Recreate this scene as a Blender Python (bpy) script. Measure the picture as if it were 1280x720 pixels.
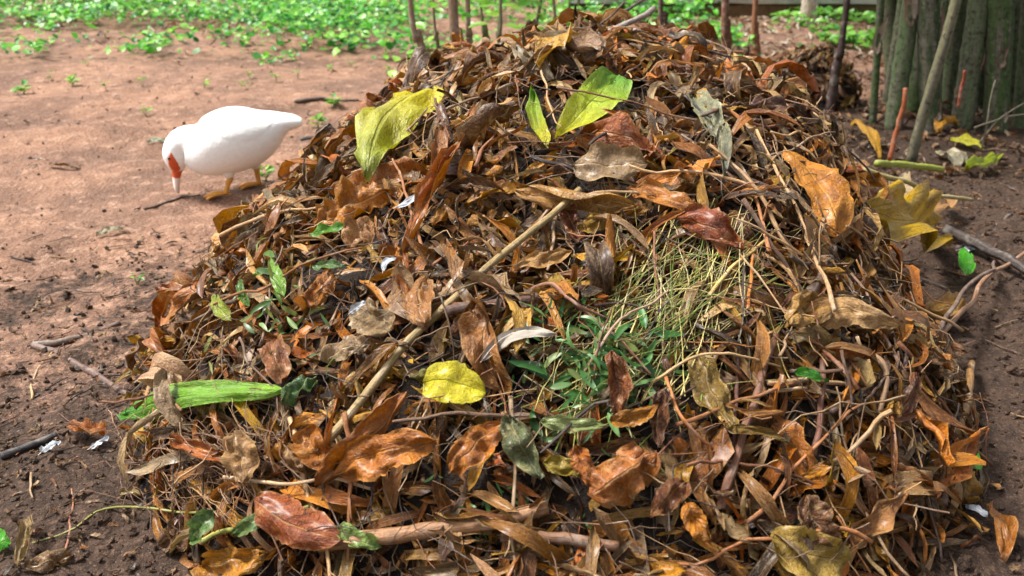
import bpy, math, random
import numpy as np
from mathutils import Matrix, Vector
R = math.radians
for o in list(bpy.data.objects): bpy.data.objects.remove(o)
scene = bpy.context.scene
C = scene.collection
random.seed(7); rng = np.random.default_rng(7)

# ------------------------------------------------------------------ camera, sky, sun, exposure
PITCH, FPX, CAMH = R(22.5), 1229.0, 1.2
cam_d = bpy.data.cameras.new('camera'); cam = bpy.data.objects.new('camera', cam_d); C.objects.link(cam)
cam.location = (0, 0, CAMH); cam.rotation_euler = (R(90) - PITCH, 0, 0)
cam_d.sensor_width = 36; cam_d.lens = FPX / 1280 * 36; cam_d.clip_start = .05; cam_d.clip_end = 600
cam_d.dof.use_dof = True; cam_d.dof.focus_distance = 2.15; cam_d.dof.aperture_fstop = 4.5
scene.camera = cam
SUN_EL, SUN_AZ = R(58), R(-78)          # azimuth measured from +Y towards +X
world = bpy.data.worlds.new('World'); scene.world = world; world.use_nodes = True
wn = world.node_tree.nodes; wl = world.node_tree.links; wn.clear()
sky = wn.new('ShaderNodeTexSky'); sky.sky_type = 'NISHITA'; sky.sun_disc = False
sky.sun_elevation = SUN_EL; sky.sun_rotation = SUN_AZ; sky.dust_density = 4; sky.air_density = 1.0
hsv = wn.new('ShaderNodeHueSaturation'); hsv.inputs['Saturation'].default_value = .22     # thin overcast
bg = wn.new('ShaderNodeBackground'); bg.inputs['Strength'].default_value = .115
wo = wn.new('ShaderNodeOutputWorld')
wl.new(sky.outputs[0], hsv.inputs['Color']); wl.new(hsv.outputs[0], bg.inputs['Color']); wl.new(bg.outputs[0], wo.inputs[0])
sd = bpy.data.lights.new('sun', 'SUN'); sd.energy = 3.3; sd.angle = R(14); sd.color = (1, .965, .91)
sun = bpy.data.objects.new('sun', sd); C.objects.link(sun)
sv = Vector((math.sin(SUN_AZ) * math.cos(SUN_EL), math.cos(SUN_AZ) * math.cos(SUN_EL), math.sin(SUN_EL)))
sun.location = sv * 20; sun.rotation_euler = sv.to_track_quat('Z', 'Y').to_euler()
vs = scene.view_settings
vs.view_transform = 'Standard'; vs.look = 'None'; vs.gamma = 1; vs.use_curve_mapping = False; vs.exposure = 1.2

# ------------------------------------------------------------------ small tools
def tag(o, label=None, cat=None, group=None, kind=None):
    if label: o['label'] = label
    if cat: o['category'] = cat
    if group: o['group'] = group
    if kind: o['kind'] = kind
    return o
def empty(name, loc=(0, 0, 0), rz=0):
    o = bpy.data.objects.new(name, None); C.objects.link(o); o.location = loc; o.rotation_euler = (0, 0, rz)
    o.empty_display_size = .05
    return o
def lin(c):
    c = np.asarray(c, float) / 255.
    return np.where(c <= .04045, c / 12.92, ((c + .055) / 1.055) ** 2.4)
_lat = rng.random((256, 256))
def vn(x, y):
    x = np.asarray(x, float); y = np.asarray(y, float)
    xi = np.floor(x).astype(int); yi = np.floor(y).astype(int)
    fx = x - xi; fy = y - yi; fx = fx * fx * (3 - 2 * fx); fy = fy * fy * (3 - 2 * fy)
    a = _lat[xi % 256, yi % 256]; b = _lat[(xi + 1) % 256, yi % 256]; c = _lat[xi % 256, (yi + 1) % 256]; d = _lat[(xi + 1) % 256, (yi + 1) % 256]
    return (a * (1 - fx) + b * fx) * (1 - fy) + (c * (1 - fx) + d * fx) * fy - .5
def fbm(x, y, o=3):
    s = 0; a = 1
    for k in range(o):
        s = s + a * vn(x * 2 ** k + 17.3 * k, y * 2 ** k + 5.1 * k); a *= .5
    return s
def sstep(a, b, x):
    t = np.clip((np.asarray(x, float) - a) / (b - a), 0, 1); return t * t * (3 - 2 * t)

class MB:
    """collects vertices, faces and per-vertex look (colour, random number, leaf coordinates)"""
    def __init__(s): s.V = []; s.F = []; s.col = []; s.rnd = []; s.uv = []; s.mi = []; s.n = 0
    def add(s, V, F, col=(.5, .5, .5), rnd=None, uv=None, mi=0):
        V = np.asarray(V, float).reshape(-1, 3); F = np.asarray(F, int); k = len(V)
        s.V.append(V); s.F.append(F + s.n); s.n += k
        col = np.asarray(col, float)
        s.col.append(np.broadcast_to(col, (k, 3)) if col.ndim == 1 else col)
        r = rng.random() if rnd is None else rnd
        s.rnd.append(np.broadcast_to(np.asarray(r, float), (k,)))
        s.uv.append(np.zeros((k, 2)) if uv is None else np.asarray(uv, float)); s.mi.append(np.full(len(F), mi))
    def mesh(s, name, mats, smooth=True):
        V = np.concatenate(s.V); me = bpy.data.meshes.new(name)
        lens = np.concatenate([np.full(len(f), f.shape[1]) for f in s.F]); loops = np.concatenate([f.ravel() for f in s.F])
        me.vertices.add(len(V)); me.vertices.foreach_set('co', V.ravel())
        me.loops.add(len(loops)); me.loops.foreach_set('vertex_index', loops.astype(np.int32))
        me.polygons.add(len(lens)); me.polygons.foreach_set('loop_start', (np.cumsum(lens) - lens).astype(np.int32))
        if not isinstance(mats, (list, tuple)): mats = [mats]
        for m in mats: me.materials.append(m)
        me.polygons.foreach_set('material_index', np.concatenate(s.mi).astype(np.int32))
        me.polygons.foreach_set('use_smooth', np.full(len(lens), smooth))
        c = np.concatenate(s.col); c4 = np.concatenate([c, np.ones((len(c), 1))], 1)
        me.attributes.new('col', 'FLOAT_COLOR', 'POINT').data.foreach_set('color', c4.ravel().astype(np.float32))
        me.attributes.new('rnd', 'FLOAT', 'POINT').data.foreach_set('value', np.concatenate(s.rnd).astype(np.float32))
        me.attributes.new('luv', 'FLOAT2', 'POINT').data.foreach_set('vector', np.concatenate(s.uv).ravel().astype(np.float32))
        me.update(calc_edges=True); me.validate()
        return me
    def build(s, name, mats, parent=None, smooth=True):
        o = bpy.data.objects.new(name, s.mesh(name, mats, smooth)); C.objects.link(o)
        if parent: o.parent = parent
        return o

def grid_faces(nu, nv, closed=False):
    m = nv if closed else nv + 1
    i = np.arange(nu)[:, None]; j = np.arange(nv)[None, :]
    return np.stack([i * m + j, i * m + (j + 1) % m, (i + 1) * m + (j + 1) % m, (i + 1) * m + j], -1).reshape(-1, 4)

def leaf(L=.15, W=.06, nu=10, nv=6, a=.6, b=.9, bend=0., s2=0., twist=0., curl=0., asym=0., cvar=0., fold=0., wave=.0, wf=3., crum=.0, ragged=.0, pet=0., holes=0., side=None, seed=None):
    """a leaf along +X from its base at the origin, upper side +Z. curl = edge angle in radians (pi rolls it up)"""
    sd_ = rng.random() * 200 if seed is None else seed
    t = np.linspace(0, 1, nu + 1); s = np.linspace(-1, 1, nv + 1)
    w = t ** a * (1 - t) ** b; w /= w.max(); w = np.maximum(w, .03) * W / 2
    T, S_ = np.meshgrid(t, s, indexing='ij')
    Wd = np.repeat(w[:, None], nv + 1, 1)
    if ragged: Wd = Wd * (1 + ragged * (1.1 * vn(T * 6 + sd_, np.sign(S_) * 3.3 + sd_) + 1.1 * vn(T * 19 + sd_, np.sign(S_) * 3.3 + sd_)) * np.abs(S_))
    ua = rng.normal(0, .16); Wd = Wd * (1 + ua * np.sign(S_)); sw = rng.normal(0, .06) if side is None else side
    d = S_ * Wd
    kap = curl / (W / 2) * (1 + asym * S_) * (1 + cvar * np.sin(T * 5 + sd_)) + 1e-6
    ph = d * kap
    y = np.sin(ph) / kap; z = (1 - np.cos(ph)) / kap
    if fold: z = z + np.abs(y) * math.sin(fold); y = y * math.cos(fold)
    z = z + wave * W * np.abs(S_) ** 1.5 * np.sin(2 * math.pi * wf * T + sd_ + 1.7 * (S_ > 0))
    z = z + crum * W * 1.25 * (vn(T * 4 + sd_, S_ * 1.6 + sd_) + .6 * vn(T * 9 + sd_, S_ * 3.5))
    y = y + sw * L * np.sin(math.pi * T) + crum * W * .35 * vn(T * 6 + sd_ + 40, S_ * 2)
    be = bend * (t - .5) + s2 * np.sin(2 * math.pi * t)
    dx = np.cos(be) * L / nu; dz = np.sin(be) * L / nu
    cx = np.concatenate([[0], np.cumsum(dx[:-1])]); cz = np.concatenate([[0], np.cumsum(dz[:-1])])
    tw = twist * (T - .5)
    y2 = y * np.cos(tw) - z * np.sin(tw); z2 = y * np.sin(tw) + z * np.cos(tw)
    nx = -np.sin(be)[:, None]; nz = np.cos(be)[:, None]
    V = np.stack([cx[:, None] + z2 * nx, y2, cz[:, None] + z2 * nz], -1).reshape(-1, 3)
    # straighten the chord onto +X
    c = V[nu * (nv + 1) + nv // 2] - V[nv // 2]; an = math.atan2(c[2], c[0]); ln = math.hypot(c[0], c[2]) or 1
    ca, sa = math.cos(-an), math.sin(-an)
    x_ = V[:, 0] * ca - V[:, 2] * sa; z_ = V[:, 0] * sa + V[:, 2] * ca
    V[:, 0] = x_; V[:, 2] = z_; V *= min(L / ln, 1.6)
    F = grid_faces(nu, nv)
    uv = np.stack([T, S_ * .5 + .5], -1).reshape(-1, 2)
    if holes:
        keep = rng.random(len(F)) > holes; F = F[keep]
    if pet:
        n0 = len(V); hw = max(.0011, W * .018); P = []
        for k in range(5):
            q = -pet * k / 4; P += [[q, -hw, .004 * k * pet / .05], [q, hw, .004 * k * pet / .05], [q, 0, .004 * k * pet / .05 + hw * 1.6]]
        V = np.concatenate([V, P]); F = np.concatenate([F, grid_faces(4, 3, True) + n0]); uv = np.concatenate([uv, np.tile([0, .5], (15, 1))])
    return V, F, uv

def tube(P, rad, sides=6, cap=True):
    P = np.asarray(P, float); n = len(P); rad = np.broadcast_to(np.asarray(rad, float), (n,))
    T = np.gradient(P, axis=0); T /= np.linalg.norm(T, axis=1)[:, None] + 1e-12
    u = np.cross(T[0], [0, 0, 1.]);
    if np.linalg.norm(u) < 1e-3: u = np.cross(T[0], [0, 1., 0])
    U = []
    for k in range(n):
        u = u - T[k] * np.dot(u, T[k]); u = u / (np.linalg.norm(u) + 1e-12); U.append(u)
    U = np.array(U); B = np.cross(T, U)
    an = np.arange(sides) * 2 * math.pi / sides
    V = P[:, None] + rad[:, None, None] * (np.cos(an)[None, :, None] * U[:, None] + np.sin(an)[None, :, None] * B[:, None])
    F = grid_faces(n - 1, sides, True)
    V = V.reshape(-1, 3); ln = np.concatenate([[0], np.cumsum(np.linalg.norm(np.diff(P, axis=0), axis=1))])
    uv = np.stack(np.meshgrid(ln, np.arange(sides) / sides, indexing='ij'), -1).reshape(-1, 2)
    if cap:
        V = np.concatenate([V, P[:1] - T[:1] * rad[0] * .2, P[-1:] + T[-1:] * rad[-1] * .2]); m = len(V)
        f = [[m - 2, (j + 1) % sides, j, j] for j in range(sides)] + [[m - 1, (n - 1) * sides + j, (n - 1) * sides + (j + 1) % sides, (n - 1) * sides + (j + 1) % sides] for j in range(sides)]
        tri = np.array(f)[:, :3]; uv = np.concatenate([uv, [[0, 0]], [[ln[-1], 0]]])
        return V, F, tri, uv
    return V, F, None, uv
def add_tube(mb, P, rad, col, sides=6, mi=0, rnd=None):
    V, F, tri, uv = tube(P, rad, sides)
    r = rng.random() if rnd is None else rnd
    n0 = mb.n; mb.add(V, F, col, r, uv, mi)
    mb.F.append(tri + n0); mb.mi.append(np.full(len(tri), mi))
def wander(A, B, n=10, wob=.05, kinks=3):
    """a crooked line from A to B"""
    A = np.asarray(A, float); B = np.asarray(B, float); L = np.linalg.norm(B - A); t = np.linspace(0, 1, n)
    P = A + (B - A) * t[:, None]
    s0 = rng.random(3) * 100
    for k in range(3): P[:, k] += wob * L * 2 * (vn(t * kinks + s0[k], 0 * t + s0[k]) - vn(s0[k], s0[k]) * (1 - t) - vn(kinks + s0[k], s0[k]) * t) + .3 * wob * L * 2 * vn(t * kinks * 3 + s0[k], 0 * t + 3) * np.sin(math.pi * t)
    return P
def spline(P, n=24):
    P = np.asarray(P, float); P = np.concatenate([2 * P[:1] - P[1:2], P, 2 * P[-1:] - P[-2:-1]]); m = len(P) - 3
    out = []
    for x in np.linspace(0, m - 1e-6, n):
        k = int(x); t = x - k; a, b, c, d = P[k:k + 4]
        out.append(.5 * (2 * b + (c - a) * t + (2 * a - 5 * b + 4 * c - d) * t * t + (3 * b - a - 3 * c + d) * t ** 3))
    return np.array(out)
def scatter(mb, templates, pos, Rm, scale, cols, mi=0):
    """many small pieces into one mesh; templates: list of (V,F,uv)"""
    pos = np.asarray(pos); which = rng.integers(len(templates), size=len(pos))
    for k, (V, F, uv) in enumerate(templates):
        ix = np.nonzero(which == k)[0]
        if not len(ix): continue
        W = np.einsum('nij,vj->nvi', Rm[ix], V) * scale[ix][:, None, None] + pos[ix][:, None]
        nv_ = len(V); FF = (F[None] + (np.arange(len(ix)) * nv_)[:, None, None]).reshape(-1, F.shape[1])
        mb.add(W.reshape(-1, 3), FF, np.repeat(cols[ix], nv_, 0), np.repeat(rng.random(len(ix)), nv_), np.tile(uv, (len(ix), 1)), mi)
def frames(N, yaw):
    N = np.asarray(N, float); N = N / np.linalg.norm(N, axis=1)[:, None]
    a = np.where(np.abs(N[:, 2:3]) < .95, np.array([[0, 0, 1.]]), np.array([[0, 1., 0]]))
    U = np.cross(a, N); U /= np.linalg.norm(U, axis=1)[:, None]; W = np.cross(N, U)
    X = np.cos(yaw)[:, None] * U + np.sin(yaw)[:, None] * W; Y = np.cross(N, X)
    return np.stack([X, Y, N], -1)

# ------------------------------------------------------------------ the lie of the land
HP = [.176, 2.705, 1.151, 1.431, .611, .789, .60, 2.9, .200, .62, -.268, 3.375, .117, .286]
def heap_r(x, y): return ((np.abs(x - HP[0]) / np.where(np.asarray(x) > HP[0], HP[2] * .845, HP[2])) ** 2.2 + (np.abs(y - HP[1]) / HP[3]) ** 2.2) ** (1 / 2.2)
def heap_h(x, y):
    xc, yc, a, b, A, q, bx, by, bh, bs, cx, cy, ch, cs = HP
    r = heap_r(x, y) * (1 + .10 * fbm(x * 2.2 + 9, y * 2.2, 2))
    h = A * np.clip(1 - r ** 2, 0, 1) ** q; e = np.clip((1 - r) * 3, 0, 1)
    h = h + e * (bh * np.exp(-((x - bx) ** 2 / bs ** 2 + (y - by) ** 2 / (bs * 1.3) ** 2)) + ch * np.exp(-((x - cx) ** 2 / cs ** 2 + (y - cy) ** 2 / (cs * 1.3) ** 2)))
    k = np.clip(h / .2, 0, 1)
    return h + k * (.07 * fbm(x * 3.1, y * 3.1, 2) + .035 * fbm(x * 8, y * 8 + 40, 2))
def sandy(x, y):
    """1 where the soil is dry and trodden, 0 where it is dark and loose"""
    n = fbm(x * 1.3 + 50, y * 1.3 + 11, 4)
    left = sstep(1.9, 3.9, y - .3 * x - .0 + 1.3 * n) * sstep(.9, -.3, x - .12 * (y - 3))
    back = sstep(5.4, 6.6, y + .6 * n)
    return np.clip(np.maximum(left, back * .85), 0, 1)
def ground_z(x, y):
    s = sandy(x, y); far = sstep(9, 14, np.hypot(x, y))
    z = .05 * fbm(x * .6, y * .6, 2) + (1 - far) * .035 * fbm(x * 1.9 + 70, y * 2.6 + 12, 2) + (1 - far) * ((.032 - .012 * s) * fbm(x * 4, y * 4 + 31, 3) + (.020 - .010 * s) * fbm(x * 17, y * 17 + 7, 2))
    return z
def surf(x, y): return ground_z(x, y) + heap_h(x, y)
def ray(px, py):
    u = (px - 640) / FPX; v = (py - 360) / FPX
    return np.array([u, math.cos(PITCH) - v * math.sin(PITCH), -math.sin(PITCH) - v * math.cos(PITCH)])
_ts = np.linspace(1.1, 16, 4000)
def hit(px, py, ground=False):
    d = ray(px, py); P = np.array([0, 0, CAMH]) + _ts[:, None] * d
    z = ground_z(P[:, 0], P[:, 1]) if ground else surf(P[:, 0], P[:, 1])
    k = np.nonzero(P[:, 2] < z)[0]
    return P[k[0]] if len(k) else P[-1]
def at(px, py, Y):
    d = ray(px, py); return np.array([0, 0, CAMH]) + d * (Y / d[1])
def normal(x, y, f=surf, e=.03):
    n = np.stack([f(x - e, y) - f(x + e, y), f(x, y - e) - f(x, y + e), np.full(np.shape(x), 2 * e)], -1)
    return n / np.linalg.norm(n, axis=-1)[..., None]

# ------------------------------------------------------------------ materials
def new_mat(name):
    m = bpy.data.materials.new(name); m.use_nodes = True; nt = m.node_tree; nt.nodes.clear()
    out = nt.nodes.new('ShaderNodeOutputMaterial'); b = nt.nodes.new('ShaderNodeBsdfPrincipled'); nt.links.new(b.outputs[0], out.inputs[0])
    return m, nt, b, out
class NT:
    def __init__(s, nt): s.nt = nt
    def n(s, t, **k):
        x = s.nt.nodes.new(t)
        for a, v in k.items(): setattr(x, a, v)
        return x
    def l(s, a, b): s.nt.links.new(a, b)
    def put(s, sock, v):
        if isinstance(v, bpy.types.NodeSocket): s.l(v, sock)
        elif v is not None: sock.default_value = v
    def math(s, op, a, b=None, c=None, clamp=False):
        x = s.n('ShaderNodeMath', operation=op, use_clamp=clamp)
        for i, v in enumerate((a, b, c)):
            if v is not None: s.put(x.inputs[i], v)
        return x.outputs[0]
    def attr(s, name, out): return s.n('ShaderNodeAttribute', attribute_name=name).outputs[out]
    def noise(s, vec, scale, detail=3, rough=.6, dist=0):
        x = s.n('ShaderNodeTexNoise'); x.inputs['Scale'].default_value = scale; x.inputs['Detail'].default_value = detail; x.inputs['Roughness'].default_value = rough; x.inputs['Distortion'].default_value = dist
        if vec is not None: s.l(vec, x.inputs['Vector'])
        return x.outputs[0]
    def ramp(s, f, lo, hi, a=0., b=1.):
        x = s.n('ShaderNodeMapRange', interpolation_type='SMOOTHSTEP'); s.put(x.inputs[0], f)
        for i, v in zip((1, 2, 3, 4), (lo, hi, a, b)): x.inputs[i].default_value = v
        return x.outputs[0]
    def mix(s, f, a, b, mode='MIX'):
        x = s.n('ShaderNodeMix', data_type='RGBA', blend_type=mode); s.put(x.inputs[0], f)
        for sock, v in ((x.inputs[6], a), (x.inputs[7], b)):
            if isinstance(v, bpy.types.NodeSocket): s.l(v, sock)
            else: sock.default_value = (*v, 1)
        return x.outputs[2]
    def bump(s, h, strength, dist, nrm=None):
        x = s.n('ShaderNodeBump'); x.inputs['Strength'].default_value = strength; x.inputs['Distance'].default_value = dist; s.l(h, x.inputs['Height'])
        if nrm is not None: s.l(nrm, x.inputs['Normal'])
        return x.outputs[0]
    def vec(s, x, y, z=0.):
        c = s.n('ShaderNodeCombineXYZ')
        for i, v in enumerate((x, y, z)): s.put(c.inputs[i], v)
        return c.outputs[0]
    def pos(s): return s.n('ShaderNodeNewGeometry').outputs['Position']

def leaf_mat(name, blotch=.65, spots=.5, rough=.40, trans=.12, coat=.24, vein=.5, veins=9., warm=(.68, .49, .25)):
    m, nt, b, out = new_mat(name); g = NT(nt)
    col = g.attr('col', 'Color'); rnd = g.attr('rnd', 'Fac')
    luv = g.n('ShaderNodeSeparateXYZ'); g.l(g.attr('luv', 'Vector'), luv.inputs[0]); t, s0 = luv.outputs[0], luv.outputs[1]
    s = g.math('ABSOLUTE', g.math('MULTIPLY_ADD', s0, 2., -1.))
    off = g.math('MULTIPLY', rnd, 91.)
    v = g.vec(g.math('MULTIPLY_ADD', t, 2.2, off), s0, off)
    n1 = g.noise(v, 2.0, 4, .65, .8); n2 = g.noise(v, 9., 4, .7, .4); n3 = g.noise(v, 34., 3, .7); n4 = g.noise(g.pos(), 190., 3, .75)
    dark = g.mix(1., col, (.30, .23, .16), 'MULTIPLY'); lite = g.mix(.5, col, warm)
    c = g.mix(g.ramp(n1, .45, .68, 0, blotch), col, dark)
    c = g.mix(g.ramp(n1, .48, .28, 0, .7), c, lite)
    c = g.mix(g.ramp(n2, .58, .70, 0, spots), c, dark)
    c = g.mix(g.ramp(n2, .42, .30, 0, .5), c, lite)
    c = g.mix(g.ramp(n3, .48, .7, 0, .55), c, dark)
    c = g.mix(g.ramp(n4, .53, .68, 0, .65), c, dark); c = g.mix(g.ramp(n4, .44, .32, 0, .45), c, lite)
    # dried rim, and side veins that run out from the midrib on some leaves
    rim = g.math('MULTIPLY', g.ramp(s, .80, .99), g.ramp(n2, .35, .6)); c = g.mix(g.math('MULTIPLY', rim, .55), c, lite)
    wob = g.math('MULTIPLY', g.math('SUBTRACT', n1, .5), 9.)
    wv = g.math('SINE', g.math('ADD', wob, g.math('MULTIPLY', g.math('SUBTRACT', g.math('MULTIPLY', t, veins), g.math('MULTIPLY', s, 1.8)), 6.2832)))
    some = g.ramp(g.math('FRACT', g.math('MULTIPLY', rnd, 7.31)), .35, .95)
    lines = g.math('MULTIPLY', g.math('MULTIPLY', g.ramp(wv, .84, 1.), some), g.ramp(n2, .3, .6))
    rib = g.ramp(s, .07, .02)
    c = g.mix(g.math('MULTIPLY', lines, vein * .55), c, lite)
    c = g.mix(g.math('MULTIPLY', rib, g.ramp(n2, .3, .55, vein * .3, vein)), c, lite)
    hs = g.n('ShaderNodeHueSaturation'); hs.inputs['Saturation'].default_value = 1.12; g.l(c, hs.inputs['Color']); c = hs.outputs[0]
    g.l(c, b.inputs['Base Color'])
    wet = g.ramp(g.math('FRACT', g.math('MULTIPLY', rnd, 3.77)), .0, 1., -.14, .12)
    g.l(g.math('ADD', wet, g.ramp(n2, .3, .7, rough - .14, rough + .2)), b.inputs['Roughness'])
    b.inputs['Specular IOR Level'].default_value = .5; b.inputs['Coat Weight'].default_value = coat; b.inputs['Coat Roughness'].default_value = .3
    h = g.math('ADD', g.math('MULTIPLY', g.math('MULTIPLY', wv, some), .13), g.math('ADD', g.math('MULTIPLY', n1, 1.6), g.math('ADD', g.math('MULTIPLY', n2, 1.1), g.math('ADD', g.math('MULTIPLY', n3, .4), g.math('MULTIPLY', n4, .2)))))
    h = g.math('ADD', h, g.math('MULTIPLY', rib, .5))
    nrm = g.bump(h, .9, .007); g.l(nrm, b.inputs['Normal'])
    if trans:
        tr = g.n('ShaderNodeBsdfTranslucent'); g.l(c, tr.inputs[0]); mx = g.n('ShaderNodeMixShader'); mx.inputs[0].default_value = trans
        g.l(b.outputs[0], mx.inputs[1]); g.l(tr.outputs[0], mx.inputs[2]); g.l(mx.outputs[0], out.inputs[0])
    return m
M = {}
M['leaf'] = leaf_mat('dead_leaf')
M['fresh'] = leaf_mat('fresh_leaf', .3, .3, .36, .25, .3, .5, 8, (.62, .66, .28))
def weed_mat():
    m, nt, b, out = new_mat('weed_leaf'); g = NT(nt); col = g.attr('col', 'Color'); n = g.noise(g.pos(), 60., 2, .6)
    c = g.mix(g.ramp(n, .4, .7, 0, .5), col, g.mix(1., col, (.4, .45, .3), 'MULTIPLY')); g.l(c, b.inputs['Base Color']); b.inputs['Roughness'].default_value = .38
    tr = g.n('ShaderNodeBsdfTranslucent'); g.l(c, tr.inputs[0]); mx = g.n('ShaderNodeMixShader'); mx.inputs[0].default_value = .45
    g.l(b.outputs[0], mx.inputs[1]); g.l(tr.outputs[0], mx.inputs[2]); g.l(mx.outputs[0], out.inputs[0]); return m
M['weed'] = weed_mat()

def bark_mat(name, rough=.7, streak=40., spec=.3):
    m, nt, b, out = new_mat(name); g = NT(nt)
    col = g.attr('col', 'Color'); rnd = g.attr('rnd', 'Fac'); sp = g.n('ShaderNodeSeparateXYZ'); g.l(g.attr('luv', 'Vector'), sp.inputs[0])
    off = g.math('MULTIPLY', rnd, 57.)
    ang = g.math('MULTIPLY', sp.outputs[1], 6.2832)
    v = g.vec(g.math('MULTIPLY_ADD', sp.outputs[0], 9., off), g.math('MULTIPLY', g.math('COSINE', ang), .8), g.math('MULTIPLY', g.math('SINE', ang), .8))
    n1 = g.noise(v, 3., 4, .65); n2 = g.noise(g.pos(), streak * 3, 3, .7); n3 = g.noise(g.pos(), 22., 3, .6)
    dark = g.mix(1., col, (.3, .26, .24), 'MULTIPLY'); lite = g.mix(.35, col, (.5, .45, .38))
    c = g.mix(g.ramp(n1, .45, .7, 0, .8), col, dark); c = g.mix(g.ramp(n3, .5, .68, 0, .7), c, lite); c = g.mix(g.ramp(n2, .5, .75, 0, .5), c, dark)
    g.l(c, b.inputs['Base Color']); b.inputs['Roughness'].default_value = rough; b.inputs['Specular IOR Level'].default_value = spec
    g.l(g.bump(g.math('ADD', n1, g.math('MULTIPLY', n2, .6)), .8, .004), b.inputs['Normal'])
    return m
M['twig'] = bark_mat('twig_bark', .55, 40., .45)
M['bark'] = bark_mat('tree_bark', .85, 14., .2)

def soil_mat(name, use_sand=True, dark=(66, 50, 40), wet=.0):
    m, nt, b, out = new_mat(name); g = NT(nt); p = g.pos()
    n0 = g.noise(p, 1.6, 5, .6); n1 = g.noise(p, 14, 5, .7); n2 = g.noise(p, 70, 4, .7); n3 = g.noise(p, 260, 3, .7)
    vo = g.n('ShaderNodeTexVoronoi'); vo.inputs['Scale'].default_value = 55; g.l(p, vo.inputs['Vector'])
    D = lin(dark)
    c = g.mix(g.ramp(n1, .35, .65), tuple(D * .62), tuple(D * 1.25)); c = g.mix(g.ramp(n2, .52, .68, 0, .6), c, tuple(lin((112, 87, 69)) if use_sand or dark[0] > 60 else D * 2.2))
    c = g.mix(g.ramp(n3, .6, .7, 0, .7), c, tuple(lin((150, 124, 105)) if use_sand or dark[0] > 60 else D * 3)); c = g.mix(g.ramp(n3, .42, .34, 0, .8), c, tuple(D * .35))
    if use_sand:
        sa = tuple(lin((148, 110, 87))); sb = tuple(lin((106, 77, 61))); sc = tuple(lin((184, 148, 124)))
        s = g.mix(g.ramp(n0, .38, .62), sa, sb); s = g.mix(g.ramp(n1, .5, .7, 0, .65), s, sc); s = g.mix(g.ramp(n1, .48, .34, 0, .6), s, tuple(lin((112, 82, 66)))); s = g.mix(g.ramp(n2, .52, .66, 0, .7), s, tuple(lin((94, 68, 55))))
        s = g.mix(g.ramp(n3, .56, .68, 0, .7), s, tuple(lin((210, 186, 166)))); s = g.mix(g.ramp(n3, .44, .34, 0, .6), s, tuple(lin((84, 62, 50))))
        f = g.math('ADD', g.attr('rnd', 'Fac'), g.math('MULTIPLY', g.math('ADD', g.math('SUBTRACT', n1, .5), g.math('ADD', g.math('SUBTRACT', n0, .5), g.math('MULTIPLY', g.math('SUBTRACT', n2, .5), .7))), 1.3), None, True)
        c = g.mix(g.ramp(f, .25, .75), c, s)
    g.l(c, b.inputs['Base Color']); b.inputs['Roughness'].default_value = .9 - wet; b.inputs['Specular IOR Level'].default_value = .25
    h = g.math('ADD', g.math('MULTIPLY', n1, 1.2), g.math('ADD', g.math('MULTIPLY', n2, .7), g.math('ADD', g.math('MULTIPLY', n3, .25), g.math('MULTIPLY', vo.outputs[0], -.5))))
    g.l(g.bump(h, .9, .018), b.inputs['Normal'])
    return m
M['soil'] = soil_mat('soil'); M['humus'] = soil_mat('humus', False, (34, 24, 17), .1); M['crumb'] = soil_mat('soil_crumb', False, (72, 55, 44))  # humus is pushed darker, painting shade into the gaps between leaves

def plain(name, col, rough=.6, spec=.4, nscale=60, amt=.25, bump=.3, dist=.002, sss=0):
    m, nt, b, out = new_mat(name); g = NT(nt); p = g.pos(); n = g.noise(p, nscale, 4, .65)
    c = lin(col); g.l(g.mix(g.ramp(n, .4, .68, 0, amt), tuple(c), tuple(c * .45)), b.inputs['Base Color'])
    b.inputs['Roughness'].default_value = rough; b.inputs['Specular IOR Level'].default_value = spec
    if sss: b.inputs['Subsurface Weight'].default_value = sss; b.inputs['Subsurface Radius'].default_value = (.02, .015, .012); b.inputs['Subsurface Scale'].default_value = .3
    g.l(g.bump(n, bump, dist), b.inputs['Normal'])
    return m
M['feather_white'] = plain('white_plumage', (243, 243, 240), .75, .2, 55, .06, .5, .006)
M['down'] = plain('shed_down', (176, 182, 188), .8, .2, 90, .5, .5, .004)
M['plume'] = plain('grey_plumage', (150, 142, 130), .75, .2, 55, .3, .5, .004)
M['duck_leg'] = plain('duck_leg_skin', (216, 156, 70), .5, .4, 180, .35)
M['bill'] = plain('pale_pink_bill', (240, 222, 212), .4, .4, 90, .15)
M['face'] = plain('red_face_skin', (216, 92, 42), .5, .4, 260, .4, .8, .004)
M['eye'] = plain('duck_eye', (20, 16, 12), .1, .6)
M['concrete'] = plain('weathered_concrete', (178, 174, 168), .9, .2, 7, .6, .6, .01)
M['riser_brown'] = plain('brown_step_face', (132, 104, 80), .85, .2, 18, .6, .6, .008)  # face of the concrete step, browner and darker than the slab

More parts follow.
